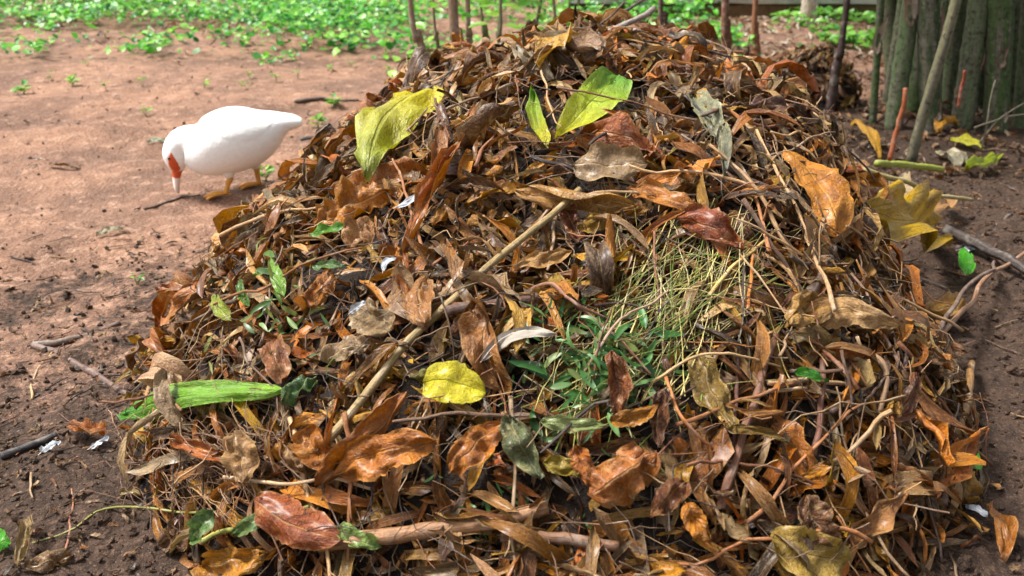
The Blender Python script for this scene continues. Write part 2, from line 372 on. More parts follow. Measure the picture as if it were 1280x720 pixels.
def culm_mat():
    m, nt, b, out = new_mat('mossy_bamboo'); g = NT(nt); rnd = g.attr('rnd', 'Fac'); col = g.attr('col', 'Color')
    sp = g.n('ShaderNodeSeparateXYZ'); g.l(g.attr('luv', 'Vector'), sp.inputs[0]); ang = g.math('MULTIPLY', sp.outputs[1], 6.2832); off = g.math('MULTIPLY', rnd, 57.)
    v = g.vec(g.math('MULTIPLY_ADD', sp.outputs[0], 2.2, off), g.math('MULTIPLY', g.math('COSINE', ang), 1.3), g.math('MULTIPLY', g.math('SINE', ang), 1.3))
    v2 = g.vec(g.math('MULTIPLY_ADD', sp.outputs[0], 1.5, off), g.math('MULTIPLY', g.math('COSINE', ang), 7.), g.math('MULTIPLY', g.math('SINE', ang), 7.))
    n1 = g.noise(v, 1.4, 4, .6); n2 = g.noise(v2, 3., 4, .7); n3 = g.noise(g.pos(), 45., 4, .7)
    c = g.mix(g.ramp(n1, .44, .62), col, tuple(lin((104, 98, 84))))
    c = g.mix(g.ramp(n2, .48, .7, 0, .75), c, tuple(lin((46, 44, 32)))); c = g.mix(g.ramp(n3, .5, .66, 0, .8), c, tuple(lin((34, 33, 24)))); c = g.mix(g.ramp(n3, .42, .3, 0, .4), c, tuple(lin((165, 160, 140))))
    g.l(c, b.inputs['Base Color']); b.inputs['Roughness'].default_value = .7; b.inputs['Specular IOR Level'].default_value = .3
    g.l(g.bump(g.math('ADD', n2, n3), .6, .006), b.inputs['Normal'])
    return m
M['culm'] = culm_mat()

# ------------------------------------------------------------------ ground: one sheet to the horizon
def geo(a, b, n): return a + (b - a) * (np.linspace(0, 1, n) ** 3)
xs = np.concatenate([geo(-3.2, -220, 40)[::-1][:-1], np.arange(-3.2, 3.4, .02), geo(3.4, 220, 40)[1:]])
ys = np.concatenate([geo(1.0, -60, 25)[::-1][:-1], np.arange(1.0, 6, .02), np.arange(6, 15, .09), geo(15, 320, 40)[1:]])
GX, GY = np.meshgrid(xs, ys, indexing='ij'); GZ = ground_z(GX, GY)
mb = MB(); mb.add(np.stack([GX, GY, GZ], -1), grid_faces(len(xs) - 1, len(ys) - 1)[:, ::-1], (.1, .1, .1), sandy(GX, GY).ravel(), np.zeros((GX.size, 2)))
tag(mb.build('ground', M['soil']), 'bare brown soil, dry and sandy behind the duck, dark and crumbly in front', 'ground', kind='structure')

# ------------------------------------------------------------------ heap: humus core, colour darkened for shade in the gaps
heap = empty('leaf_heap', (HP[0], HP[1], 0))
tag(heap, 'large mounded compost heap of brown dead leaves and twigs on the soil', 'leaf heap')
hx = np.arange(HP[0] - 1.35, HP[0] + 1.35, .016); hy = np.arange(HP[1] - 1.6, HP[1] + 1.6, .016)
X, Y = np.meshgrid(hx, hy, indexing='ij'); hh = heap_h(X, Y)
Z = ground_z(X, Y) + hh - .012 + np.clip(hh / .1, 0, 1) * (.03 * fbm(X * 26, Y * 26, 2)) - (hh < .004) * .04
mb = MB(); mb.add(np.stack([X - HP[0], Y - HP[1], Z], -1), grid_faces(len(hx) - 1, len(hy) - 1)[:, ::-1])
tag(mb.build('darkened_humus_core', M['humus'], heap), 'humus between the leaves, coloured darker for the shade in the gaps')

# leaf colours (as the leaf itself has them)
PAL = [lin(c) for c in [(180, 106, 36), (150, 88, 36), (198, 130, 46), (118, 73, 36), (168, 120, 64), (184, 146, 98), (150, 126, 100), (96, 62, 34), (70, 46, 28), (198, 148, 50), (162, 132, 54), (182, 100, 44), (140, 114, 90), (206, 170, 126), (112, 58, 28)]]
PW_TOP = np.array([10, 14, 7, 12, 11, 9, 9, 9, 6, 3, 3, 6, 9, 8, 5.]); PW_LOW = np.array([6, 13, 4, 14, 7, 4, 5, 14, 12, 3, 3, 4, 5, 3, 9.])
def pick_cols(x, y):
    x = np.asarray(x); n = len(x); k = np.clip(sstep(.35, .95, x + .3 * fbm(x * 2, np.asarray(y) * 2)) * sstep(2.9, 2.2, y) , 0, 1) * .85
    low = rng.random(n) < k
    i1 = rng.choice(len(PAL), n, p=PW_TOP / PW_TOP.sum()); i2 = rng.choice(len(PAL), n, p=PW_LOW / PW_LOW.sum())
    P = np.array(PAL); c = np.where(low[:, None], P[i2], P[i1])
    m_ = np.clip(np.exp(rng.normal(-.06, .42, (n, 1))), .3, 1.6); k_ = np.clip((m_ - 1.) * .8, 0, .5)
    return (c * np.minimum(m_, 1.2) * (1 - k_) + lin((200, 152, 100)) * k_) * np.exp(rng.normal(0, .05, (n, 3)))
def rand_leaf(L, nu=10, nv=6, wild=1., **kw):
    k = rng.random()
    p = dict(L=L, W=L * rng.uniform(.17, .42), nu=nu, nv=nv, a=rng.uniform(.45, .9), b=rng.uniform(.6, 1.1), bend=float(np.clip(rng.normal(0, .7), -1.1, 1.1)) * wild, s2=rng.normal(0, .3) * wild, twist=rng.normal(0, .6) * wild,
             curl=abs(rng.normal(.35, .8)) * wild * (1 if rng.random() < .75 else -1), asym=rng.uniform(-.8, .8), cvar=rng.uniform(0, .7), wave=rng.uniform(.05, .2) * wild, wf=rng.uniform(1.5, 4), crum=rng.uniform(.2, .65) * wild, ragged=rng.uniform(.1, .5))
    if k < .26: p.update(curl=rng.uniform(1.8, 3.6) * random.choice((1, 1, -1)))            # rolled up
    elif k < .40: p.update(fold=rng.uniform(.4, 1.1), curl=.2)                              # folded along the rib
    elif k < .58: p.update(W=L * rng.uniform(.1, .2), curl=rng.uniform(.3, 1.8))
    if k > .9: p.update(b=rng.uniform(.15, .35), ragged=.6)   # torn across
    p.update(kw)
    return leaf(**p)
def heap_points(n, ymax=4.3, gap=0., w=None, rmax=.99):
    out = []
    while len(out) < n:
        x = rng.uniform(HP[0] - 1.2, HP[0] + 1.2, 4000); y = rng.uniform(1.25, ymax, 4000); nz = normal(x, y)[:, 2]
        ok = (heap_r(x, y) < rmax) & (rng.random(4000) < .45 / np.maximum(nz, .3))
        if w is not None: ok &= rng.random(4000) < w(x, y)
        for q in zip(x[ok], y[ok]):
            if len(out) >= n: break
            if gap and any((q[0] - c) ** 2 + (q[1] - d) ** 2 < gap * gap for c, d in out): continue
            out.append(q)
    return np.array(out)

# ------------------------------------------------------------------ leaves that stand out, each laid where it lies on the heap or the soil
SEGS = []
def place(o, A, X_, N_):
    X_ = Vector(X_).normalized(); N_ = Vector(N_); N_ = (N_ - X_ * N_.dot(X_)).normalized(); Y_ = N_.cross(X_)
    m = Matrix((X_, Y_, N_)).transposed().to_4x4(); m.translation = Vector(A); o.matrix_basis = m
def hero(name, label, bpx, tpx, wpx, col, cat='leaf', mat='leaf', lift=.03, lift2=None, face=.45, ground=False, nu=20, nv=12, group=None, Y1=None, Y2=None, **kw):
    A = at(*bpx, Y1) if Y1 else hit(*bpx, ground); B = at(*tpx, Y2) if Y2 else hit(*tpx, ground)
    m = (A + B) / 2; f = ground_z if ground else surf
    n = normal(m[0], m[1], f, .06); tc = np.array([0, 0, CAMH]) - m; dist = np.linalg.norm(tc)
    if not Y1: A = A + n * lift
    if not Y2: B = B + n * (lift if lift2 is None else lift2)
    face *= .8; N_ = n * (1 - face) + tc / dist * face
    if not ground and cat == 'leaf': SEGS.append((A[0], A[1], B[0], B[1], wpx * dist / FPX * .3 + (.045 if mat == 'fresh' else 0)))
    L = np.linalg.norm(B - A); p = dict(a=.6, b=.85, bend=-.5, wave=.12, wf=2.5, crum=.38, ragged=.25, curl=rng.uniform(.4, 1.1) * random.choice((1, 1, -1))); p.update(kw)
    V, F, uv = leaf(L=L, W=wpx * dist / FPX * 1.02, nu=nu, nv=nv, **p)
    mb = MB(); mb.add(V, F, lin(col) * (.74 if mat == 'leaf' else .95) * np.array([1, .98, .78]) if np.ndim(col) == 1 else np.array(col)[np.clip((uv[:, 0] * len(col)).astype(int), 0, len(col) - 1)], None, uv); o = mb.build(name, M[mat])
    place(o, A, B - A, N_); tag(o, label, cat, group)
    return o
def grad(c1, c2):   # a leaf turning from one colour at the base to another at the tip
    c1, c2 = lin(c1), lin(c2); return [c1 * (1 - k / 9) + c2 * k / 9 for k in range(10)]

h = hero('yellow_leaf', 'large bright yellow leaf lying high on the left shoulder of the heap', (552, 130), (478, 258), 74, grad((196, 180, 14), (130, 140, 30)), mat='fresh', lift=.04, lift2=.075, face=.75, a=.4, b=.75, bend=-.4, wave=.1, crum=.22, ragged=.3, curl=-.35)
hero('green_leaf', 'folded green leaf with wet sheen near the top of the heap', (692, 198), (772, 114), 58, grad((196, 190, 30), (92, 150, 40)), mat='fresh', lift=.055, lift2=.05, face=.7, a=.7, b=.45, fold=.3, bend=-.3, wave=.06, curl=.15, crum=.14, ragged=.08)
hero('green_leaf', 'narrow yellow-green leaf standing left of the folded green leaf', (690, 200), (670, 128), 22, grad((208, 196, 20), (110, 164, 52)), mat='fresh', lift=.04, face=.6, fold=.5, bend=.3)
hero('rolled_green_leaf', 'long bright green rolled leaf lying at the left foot of the heap', (170, 530), (378, 508), 42, grad((52, 128, 22), (122, 168, 50)), mat='fresh', lift=.035, lift2=.06, face=.65, a=.22, b=.55, side=-.02, curl=-1.1, asym=-.35, cvar=.3, bend=-.5, s2=.12, wave=.12, wf=1.6, crum=.28, ragged=.15)
hero('brown_leaf', 'dry grey-brown leaf tip draped across the rolled green leaf', (248, 486), (252, 546), 22, (168, 142, 124), lift=.085, lift2=.03, face=.7, a=.4, b=.9, bend=-.9, curl=.6)
hero('yellow_leaf', 'small folded bright yellow leaf low in the middle of the heap', (536, 492), (612, 506), 54, (214, 202, 14), mat='fresh', lift=.05, face=.8, a=.35, b=.55, fold=.3, curl=-.3, bend=-.4, wave=.05, crum=.1, ragged=.15)
hero('olive_leaf', 'dull olive leaf tucked behind the small yellow leaf', (575, 470), (518, 482), 20, (126, 124, 34), lift=.035, face=.5)
hero('golden_leaf', 'large golden-brown leaf hanging on the right shoulder of the heap', (962, 208), (1030, 314), 56, (206, 132, 34), lift=.045, face=.55, a=.5, b=.4, bend=-.6, curl=.35, wave=.05, crum=.2)
hero('crumpled_leaf', 'crumpled ochre-yellow leaf with deep ribs on the right slope', (1140, 300), (1070, 268), 66, (194, 158, 50), lift=.04, face=.6, a=.4, b=.4, wave=.22, wf=4, crum=.45, ragged=.3)
hero('tan_leaf', 'tan pointed leaf with pale tip jutting out on the right slope', (985, 412), (1086, 442), 40, grad((164, 122, 72), (196, 164, 124)), lift=.06, lift2=.09, face=.5, a=.35, b=.9, fold=.25, bend=-.35)
hero('tan_leaf', 'broad tan leaf half folded over, left of the pale pointed leaf', (996, 395), (950, 432), 44, (176, 134, 80), lift=.06, face=.6, a=.4, b=.8, curl=.5)
hero('tan_leaf', 'upright grey-tan leaf standing beside the crumpled ochre leaf', (1066, 356), (1078, 268), 32, (168, 130, 96), lift=.045, lift2=.06, face=.7, fold=.4, bend=.3)
hero('grey_leaf', 'limp grey-green withered leaf hanging over the upper right heap', (866, 140), (905, 204), 32, (142, 146, 128), lift=.05, face=.6, a=.4, b=.6, curl=.6, holes=.04, crum=.25)
hero('grey_leaf', 'thin drooping grey leaf tip below the withered grey-green leaf', (892, 186), (893, 246), 20, (120, 124, 112), lift=.05, face=.6, a=.4, b=.9, curl=1.)
hero('grey_brown_leaf', 'big grey-brown leaf with wavy lower edge below the folded green leaf', (720, 232), (812, 232), 52, (150, 124, 102), lift=.05, face=.55, a=.5, b=.6, wave=.12, wf=2, crum=.2, bend=-.6)
hero('serrated_leaf', 'orange-brown leaf with toothed edges on the left slope', (402, 298), (494, 254), 50, (196, 132, 74), lift=.035, face=.55, ragged=.75, wave=.12, wf=7, nu=26, a=.6, b=.7)
hero('orange_leaf', 'long narrow orange leaf folded lengthwise down the left slope', (586, 190), (512, 332), 40, (178, 100, 34), lift=.04, face=.5, fold=.9, bend=-.3, a=.5, b=.7)
hero('brown_leaf', 'coppery rolled leaf hanging above the long orange leaf', (566, 186), (556, 248), 28, (166, 110, 72), lift=.05, face=.6, curl=1.6, bend=-.4)
hero('orange_leaf', 'broad orange-brown leaf spread beneath the large yellow leaf', (420, 248), (545, 226), 50, (170, 100, 40), lift=.004, face=.45, a=.5, b=.5, wave=.1)
hero('rolled_leaf', 'orange-brown rolled tube of leaf standing upright left of centre', (526, 412), (512, 340), 34, (176, 104, 52), lift=.05, face=.7, curl=2.4, a=.4, b=.5, bend=.2)
hero('brown_leaf', 'pale brown leaf curled beside the upright rolled tube of leaf', (545, 428), (546, 366), 40, (184, 132, 96), lift=.045, face=.65, curl=.8, a=.4, b=.5)
hero('tan_leaf', 'long tan leaf rolled lengthwise above the centre of the heap', (655, 262), (806, 284), 40, (180, 134, 84), lift=.05, face=.6, a=.5, b=.6, curl=1.5, asym=.5, bend=-.25)
hero('orange_leaf', 'rust-orange leaf arched right of the long rolled tan leaf', (788, 254), (882, 290), 34, (190, 120, 58), lift=.045, face=.5, curl=1.2, bend=-.7)
hero('rust_leaf', 'glossy rust-red leaf with dark pits at the lower left of the heap', (336, 626), (444, 676), 52, (160, 76, 30), lift=.05, face=.7, a=.4, b=.6, wave=.07, crum=.16)
hero('orange_leaf', 'curled orange leaf with ribbed back below the rolled green leaf', (236, 556), (306, 580), 26, (186, 98, 32), lift=.04, face=.6, curl=1.7, a=.4, b=.4)
hero('tan_leaf', 'pale tan pointed leaf beside the curled ribbed orange leaf', (316, 548), (328, 612), 40, (186, 146, 112), lift=.05, face=.7, a=.5, b=.5, fold=.2)
hero('brown_leaf', 'reddish-brown veined leaf standing above the rolled green leaf', (352, 442), (362, 496), 36, (150, 92, 56), lift=.05, face=.7, fold=.35, a=.5, b=.5)
hero('orange_leaf', 'long orange leaf bent along the lower left, beside the stick', (412, 612), (520, 500), 36, (176, 104, 46), lift=.06, face=.6, curl=1.0, a=.5, b=.6, bend=-.4)
hero('orange_leaf', 'large orange leaf with pale rim at the lower middle of the heap', (440, 598), (566, 560), 52, (196, 118, 44), lift=.06, face=.6, a=.5, b=.6, curl=.7, asym=.7, wave=.08)
hero('orange_leaf', 'ochre-orange leaf right of the large pale-rimmed orange leaf', (560, 606), (628, 548), 40, (188, 112, 42), lift=.06, face=.6, a=.5, b=.6, curl=.5)
hero('grey_brown_leaf', 'oval grey-brown leaf lying under a white feather left of centre', (458, 398), (500, 426), 42, (160, 134, 108), lift=.05, face=.6, a=.45, b=.45, curl=.25)
hero('tan_leaf', 'grey-tan crumpled leaf to the left of the long stick', (424, 470), (480, 448), 34, (166, 138, 116), lift=.05, face=.6, crum=.35)
hero('brown_leaf', 'pinkish-brown leaf cupped open at the lower centre', (736, 632), (812, 580), 60, (184, 118, 78), lift=.06, face=.7, a=.35, b=.4, curl=-.9, wave=.2, wf=3)
hero('orange_leaf', 'orange leaf with torn rim left of the cupped pinkish leaf', (722, 570), (748, 622), 30, (190, 110, 52), lift=.06, face=.7, curl=1.)
hero('olive_leaf', 'yellow-olive leaf at the lower centre above the cupped leaf', (682, 588), (740, 600), 24, (164, 142, 44), lift=.055, face=.6, wave=.15)
hero('olive_leaf', 'long olive-brown leaf curving down the lower right slope', (858, 462), (902, 560), 40, (136, 108, 44), lift=.06, face=.6, a=.4, b=.6, curl=.5, s2=-.3)
hero('leaf_tip', 'thin olive leaf tail trailing right from the olive-brown leaf', (896, 552), (980, 574), 14, (146, 114, 54), lift=.06, face=.6, curl=1., a=.2, b=1.)
hero('tan_leaf', 'broad yellowish-tan leaf with fine veins at the bottom edge', (1040, 706), (944, 676), 66, (176, 148, 84), lift=.05, face=.75, a=.5, b=.5, bend=-.3, crum=.08)
hero('brown_leaf', 'wet dark brown ribbed leaf above the broad yellowish-tan leaf', (984, 628), (1022, 690), 44, (116, 74, 50), lift=.05, face=.7, a=.4, b=.5, wave=.1, wf=5)
hero('brown_leaf', 'shiny reddish-brown leaf hanging over the green weeds in the middle', (758, 452), (764, 532), 34, (146, 84, 58), lift=.06, face=.7, a=.7, b=.8, fold=.3)
hero('tan_leaf', 'tan leaf with rib lines on the far right of the heap', (1152, 420), (1196, 390), 30, (178, 136, 78), lift=.06, face=.7, a=.4, b=.5)
hero('rust_leaf', 'dark rust-red leaf above the dry grass stems', (842, 290), (920, 332), 34, (150, 68, 28), lift=.05, face=.6, a=.4, b=.7, curl=.4)
hero('dark_brown_leaf', 'dark mahogany leaf with a sharp tip near the right top', (918, 160), (990, 164), 26, (92, 44, 24), lift=.05, face=.45, curl=.6)
hero('brown_leaf', 'ridged dark grey-brown leaf left of the mahogany leaf', (838, 150), (912, 142), 28, (104, 78, 60), lift=.05, face=.5, wave=.15, wf=6)
hero('orange_leaf', 'orange-brown leaf crowning the top of the heap', (794, 50), (872, 42), 24, (136, 78, 40), face=.2, curl=.9, wave=.2, Y1=2.92, Y2=2.95)
hero('orange_leaf', 'crumpled bright orange leaf just right of the heap top', (835, 92), (888, 84), 30, (208, 136, 44), lift=.04, face=.5, wave=.3, crum=.5)
hero('golden_leaf', 'narrow golden leaf on the right edge near the green stalk', (1062, 166), (1096, 216), 18, (196, 146, 48), lift=.05, face=.5, fold=.5)
hero('tan_leaf', 'grey leaf with two holes at the right edge of the heap', (1122, 240), (1146, 286), 30, (168, 150, 132), lift=.05, face=.6, a=.4, b=.5, holes=.03)
hero('tan_leaf', 'pinkish-tan leaf next to the grey leaf with holes', (1146, 290), (1176, 262), 22, (182, 140, 110), lift=.06, face=.6, a=.4, b=.4)
hero('brown_leaf', 'dark red-brown leaves curled low in the right middle', (826, 500), (818, 574), 28, (104, 56, 34), lift=.06, face=.7, curl=1.2)
hero('orange_leaf', 'folded orange leaf at the right end of the pale green withered leaf', (758, 540), (816, 520), 26, (186, 122, 46), lift=.07, face=.6, fold=.6)
hero('withered_leaf', 'pale grey-green withered leaf lying below the green weeds', (676, 536), (756, 540), 20, (158, 172, 128), lift=.065, face=.6, curl=.6, mat='fresh')
hero('withered_leaf', 'grey-green shrivelled leaf hanging at the lower centre', (640, 530), (682, 606), 36, (118, 128, 98), lift=.06, face=.65, wave=.2, crum=.4, curl=.6)
hero('withered_leaf', 'dark green crumpled leaf beside the end of the rolled green leaf', (404, 492), (362, 530), 32, (78, 110, 74), lift=.04, face=.6, crum=.5, wave=.2, mat='fresh')
hero('orange_leaf', 'bright orange-yellow wet leaf standing at the bottom right of centre', (846, 634), (876, 686), 26, (204, 126, 30), lift=.06, face=.7, curl=.7)
hero('brown_leaf', 'triangular brown leaf left of the bright wet orange leaf', (850, 612), (806, 656), 34, (130, 76, 46), lift=.05, face=.7, fold=.2)
hero('brown_leaf', 'brown leaf with a pale edge on the left slope, over the grey twigs', (372, 562), (398, 596), 26, (166, 124, 92), lift=.05, face=.6)
hero('orange_leaf', 'veined orange leaf near the small yellow leaf, lower left', (394, 540), (432, 590), 40, (184, 116, 62), lift=.045, face=.6, a=.4, b=.5, wave=.1, wf=5)
hero('orange_leaf', 'orange leaf curling under the green sprig on the left slope', (398, 398), (426, 352), 30, (184, 112, 50), lift=.04, face=.6, a=.4, b=.4)
hero('brown_leaf', 'pinkish-tan leaf right of the small green leaf on the left slope', (442, 328), (476, 300), 40, (190, 140, 104), lift=.04, face=.55)
hero('golden_leaf', 'thin golden leaf strip hanging left of the upper middle', (548, 300), (572, 264), 18, (198, 128, 36), lift=.04, face=.6, fold=.5)
hero('tan_leaf', 'pale tan leaf flat over the stick in the middle of the heap', (642, 360), (706, 346), 26, (198, 152, 108), lift=.05, face=.5, wave=.12)
hero('red_brown_leaf', 'glossy red-brown shrivelled leaf at the upper end of the long stick', (712, 280), (728, 322), 30, (122, 58, 32), lift=.06, face=.6, crum=.5, curl=1.)
hero('ochre_leaf', 'ochre leaf right of the red-brown shrivelled leaf', (728, 306), (776, 288), 24, (178, 138, 54), lift=.05, face=.5)
hero('brown_leaf', 'bottom-edge brown plate of rotten leaf near the rust-red leaf', (200, 690), (262, 668), 46, (120, 82, 56), lift=.02, ground=True, face=.45, ragged=.4, crum=.2, bend=-.2)
hero('yellow_brown_leaf', 'pale orange-yellow leaf at the bottom edge under the green stalk', (262, 712), (345, 690), 44, (202, 140, 66), lift=.03, face=.6, ragged=.3)
# leaves on the soil
hero('tan_leaf', 'folded tan leaf on the soil at the lower right, by a white feather', (1176, 604), (1224, 632), 36, (190, 146, 92), ground=True, lift=.02, face=.4, fold=.3, bend=-.4)
hero('orange_brown_leaf', 'twisted orange-brown leaf standing on soil in the lower right corner', (1232, 640), (1250, 708), 26, (178, 116, 72), ground=True, lift=.02, face=.5, twist=1., curl=.8)
hero('brown_leaf', 'brown cupped leaf on the lower right soil left of the white feather', (1140, 664), (1176, 682), 30, (140, 88, 54), ground=True, lift=.02, curl=1.2, a=.4, b=.4)
hero('rust_leaf', 'rust leaf curled on the dark soil left of the heap', (196, 368), (234, 382), 20, (166, 92, 56), ground=True, lift=.015, curl=1.2, a=.4, b=.4)
hero('ochre_leaf', 'small ochre leaf on the dark soil below the curled rust leaf', (208, 408), (238, 402), 14, (176, 122, 66), ground=True, lift=.012, curl=.6, a=.4, b=.4)
hero('orange_leaf', 'crumpled orange leaf on the dark soil by two white feathers', (92, 540), (136, 554), 22, (186, 110, 58), ground=True, lift=.018, curl=1.4, crum=.4, a=.3, b=.3)
hero('tan_leaf', 'curled tan leaf standing on the soil in the lower left corner', (24, 716), (40, 662), 18, (178, 150, 110), ground=True, lift=.02, lift2=.03, curl=1.5, face=.6)
hero('brown_leaf', 'flat brown leaf at the bottom left edge on soil', (30, 716), (92, 700), 22, (146, 112, 84), ground=True, lift=.012, a=.4, b=.5)
hero('lacy_leaf', 'yellow lace-like decayed leaf at the left foot of the heap', (172, 452), (242, 462), 44, (212, 168, 84), ground=True, lift=.04, face=.4, holes=.3, crum=.6, wave=.25, ragged=.7, nu=22, nv=12, a=.4, b=.4)
hero('white_leaf', 'small whitish dried leaf strip on the sandy soil below the duck', (120, 298), (156, 290), 8, (224, 218, 208), ground=True, lift=.01, fold=.3, a=.3, b=.4)
hero('white_leaf', 'pale strip of leaf on the sandy soil behind the duck\'s head', (184, 181), (210, 179), 7, (206, 218, 210), ground=True, lift=.01, a=.3, b=.4)
hero('brown_leaf', 'long thin brown leaf on the sandy soil left of the duck', (62, 209), (102, 213), 8, (132, 84, 48), ground=True, lift=.012, curl=1., a=.4, b=.6)
hero('yellow_leaf', 'yellow-green leaf on the litter below the bamboo', (1188, 180), (1228, 192), 12, (190, 186, 34), ground=True, lift=.03, mat='fresh', curl=.5, a=.4, b=.6)
hero('green_leaf', 'pale green folded leaf on the litter right of the fallen stalk', (1200, 222), (1242, 206), 20, (164, 180, 58), ground=True, lift=.04, mat='fresh', fold=.4)
hero('grey_leaf', 'broad pale grey leaf on the litter below the bamboo', (1172, 196), (1202, 212), 24, (186, 180, 172), ground=True, lift=.03, curl=.3, a=.4, b=.4)
hero('orange_leaf', 'round orange and white leaf lying at the foot of the bamboo', (1172, 172), (1198, 160), 18, (214, 156, 74), ground=True, lift=.04, curl=.5, a=.35, b=.35)
# small green leaves poking out of the heap
for lab, b_, t_, w_, c_, g_ in [
    ('bright green leaf at the right foot of the heap beside the dark branch', (1206, 360), (1200, 334), 18, (64, 168, 34), False),
    ('small bright green leaf on soil at the bottom edge right of centre', (1062, 688), (1080, 714), 14, (66, 180, 40), True),
    ('green sprig leaf in the twigs of the right slope', (976, 482), (1020, 494), 14, (60, 160, 44), False),
    ('small green leaf low on the right edge of the heap', (1184, 588), (1196, 572), 12, (70, 176, 60), False),
    ('green leaf with a dark tip under the toothed orange leaf', (394, 316), (446, 306), 16, (92, 160, 50), False),
    ('grey-green narrow leaf right of the leafy green sprig', (400, 352), (440, 350), 14, (104, 140, 92), False),
    ('upright light green pointed leaf on the left slope', (368, 384), (352, 336), 16, (130, 178, 80), False),
    ('light green leaf left of the upright pointed leaf', (352, 352), (330, 358), 10, (140, 176, 104), False),
    ('pale yellow-green mottled leaf at the left edge of the heap', (308, 412), (290, 384), 20, (162, 176, 84), False),
    ('green narrow leaf lying below the pale mottled leaf', (330, 396), (318, 360), 12, (92, 140, 56), False),
    ('dusky green curled leaf at the lower left foot, beside its pair', (290, 640), (268, 676), 26, (92, 124, 76), False),
    ('dusky green pointed leaf beside the rust-red leaf', (348, 642), (304, 668), 20, (100, 132, 80), False),
    ('pale green ragged leaf at the bottom left above the log', (440, 666), (490, 688), 26, (142, 172, 108), False),
    ('vivid green leaf at the bottom left corner of the picture', (-6, 690), (16, 692), 24, (70, 180, 36), True),
    ('light green round leaf standing up behind the heap top', (692, 66), (696, 40), 22, (92, 176, 62), False)]:
    kw = dict(Y1=4.15, Y2=4.15) if 'behind the heap' in lab else {}
    if kw: b_ = (692, 74)
    hero('green_leaf', lab, b_, t_, w_, c_, mat='fresh', ground=g_, lift=.045 if not g_ else .015, face=.6, nu=12, nv=6, a=.5, b=.7, fold=.25, group='small green leaves on and around the heap', **kw)

# ------------------------------------------------------------------ sticks
def stick(name, label, pts, wpx, col, cat='stick', mat='twig', lift=.03, taper=.7, sides=8, n=22, group=None, crook=.02, bury=False, straight=.75):
    W = []
    for iq, q in enumerate(pts):
        if len(q) == 3 and isinstance(q[2], str): W.append(at(q[0], q[1], float(q[2])))
        else:
            g_ = len(q) == 3 and q[2] == 0; a_ = hit(q[0], q[1], g_); n_ = normal(a_[0], a_[1], ground_z if g_ else surf, .05)
            W.append(a_ + n_ * (wpx * 2.2 / FPX * .4 if g_ else (.004 if iq in (0, len(pts) - 1) else lift * .6)))
    P = spline(W, n) if len(W) > 2 else np.linspace(W[0], W[1], n)
    free = any(len(q) == 3 for q in pts)
    if not free and straight:          # a stiff stick rests on the high spots of the heap
        Q = np.linspace(W[0], W[-1], n); P = Q * straight + P * (1 - straight); gap_ = P[:, 2] - surf(P[:, 0], P[:, 1]); P[:, 2] += max(0., -np.percentile(gap_, 25)) + .034
    d = np.linalg.norm(P.mean(0) - np.array([0, 0, CAMH])); r = wpx / 2 * d / FPX
    P = P + wander((0, 0, 0), (1e-4, 0, 0), n, 1e4 * crook * np.linalg.norm(P[-1] - P[0]), 4)
    A = P[0].copy(); mb = MB(); rad = np.linspace(r, r * taper, n) * (1 + .05 * rng.normal(0, 1, n).clip(-1.5, 1.5))
    add_tube(mb, P - A, rad, lin(col), sides)
    o = mb.build(name, M[mat]); o.location = A; tag(o, label, cat, group); return o
stick('stick', 'long straight yellowish stick crossing the heap from lower left to centre', [(410, 606), (500, 470), (622, 364), (724, 286)], 11, (150, 126, 78), lift=.05, taper=.8, crook=.01)
stick('branch', 'thick peeling branch lying along the bottom of the heap', [(404, 704), (500, 694), (600, 672), (684, 660)], 22, (146, 106, 70), 'branch', lift=.045, taper=.75, sides=12)
stick('branch', 'bark-covered branch right of the peeling branch at the bottom edge', [(628, 690), (700, 698), (772, 704)], 17, (118, 82, 56), 'branch', lift=.04, taper=.8, sides=10)
stick('stick', 'grey weathered stick sticking up from the top of the heap', [(716, 58, '2.95'), (770, 36, '3.0'), (818, 10, '3.05')], 8, (140, 128, 118), taper=.9)
stick('stick', 'short brown stick behind the grey weathered one at the top', [(690, 58, '3.1'), (740, 36, '3.15')], 9, (140, 102, 80))
stick('twig', 'dark brown twig crossing the upper right of the heap', [(878, 218), (930, 246), (978, 276), (1016, 296)], 8, (62, 44, 38), 'twig', lift=.07)
stick('twig', 'thin dark twig running right above the big grey-brown leaf', [(760, 194), (820, 204), (880, 214)], 5, (72, 58, 52), 'twig', lift=.055)
stick('stick', 'short grey-brown stick standing above the pale pointed leaf', [(1008, 388), (1022, 356), (1036, 330)], 14, (126, 106, 92), lift=.07, taper=.95)
stick('branch', 'dark branch poking out of the right side of the heap', [(1180, 300), (1220, 322), (1256, 344), (1282, 354)], 14, (60, 48, 42), 'branch', lift=.05)
stick('twig', 'long pale twig slanting up over the right foot of the heap', [(1140, 482), (1190, 420), (1240, 360), (1284, 326)], 6, (150, 112, 84), 'twig', lift=.08, taper=.8, straight=.25)
stick('twig', 'grey twig slanting beside the long pale twig on the right', [(1142, 476), (1176, 426), (1206, 376), (1240, 340)], 6, (112, 90, 78), 'twig', lift=.06)
stick('twig', 'upright red-brown twig on the lower right slope', [(1012, 590), (1018, 530), (1024, 470)], 8, (112, 70, 50), 'twig', lift=.08, taper=.85)
stick('twig', 'curved brown root hanging right of the upright red-brown twig', [(1066, 450), (1082, 490), (1090, 566)], 9, (128, 98, 68), 'twig', lift=.08, straight=.25)
stick('twig', 'long bent dark twig over the dark right slope', [(1034, 536), (1088, 512), (1118, 460), (1170, 430)], 6, (96, 72, 60), 'twig', lift=.09, straight=.25)
stick('stick', 'thick brown stick rising on the lower right of centre', [(898, 662), (924, 590), (940, 510), (966, 446)], 12, (112, 72, 48), lift=.07)
stick('twig', 'upright reddish stalk left of the thick brown stick', [(908, 620), (914, 540), (922, 462)], 6, (96, 60, 46), 'twig', lift=.085)
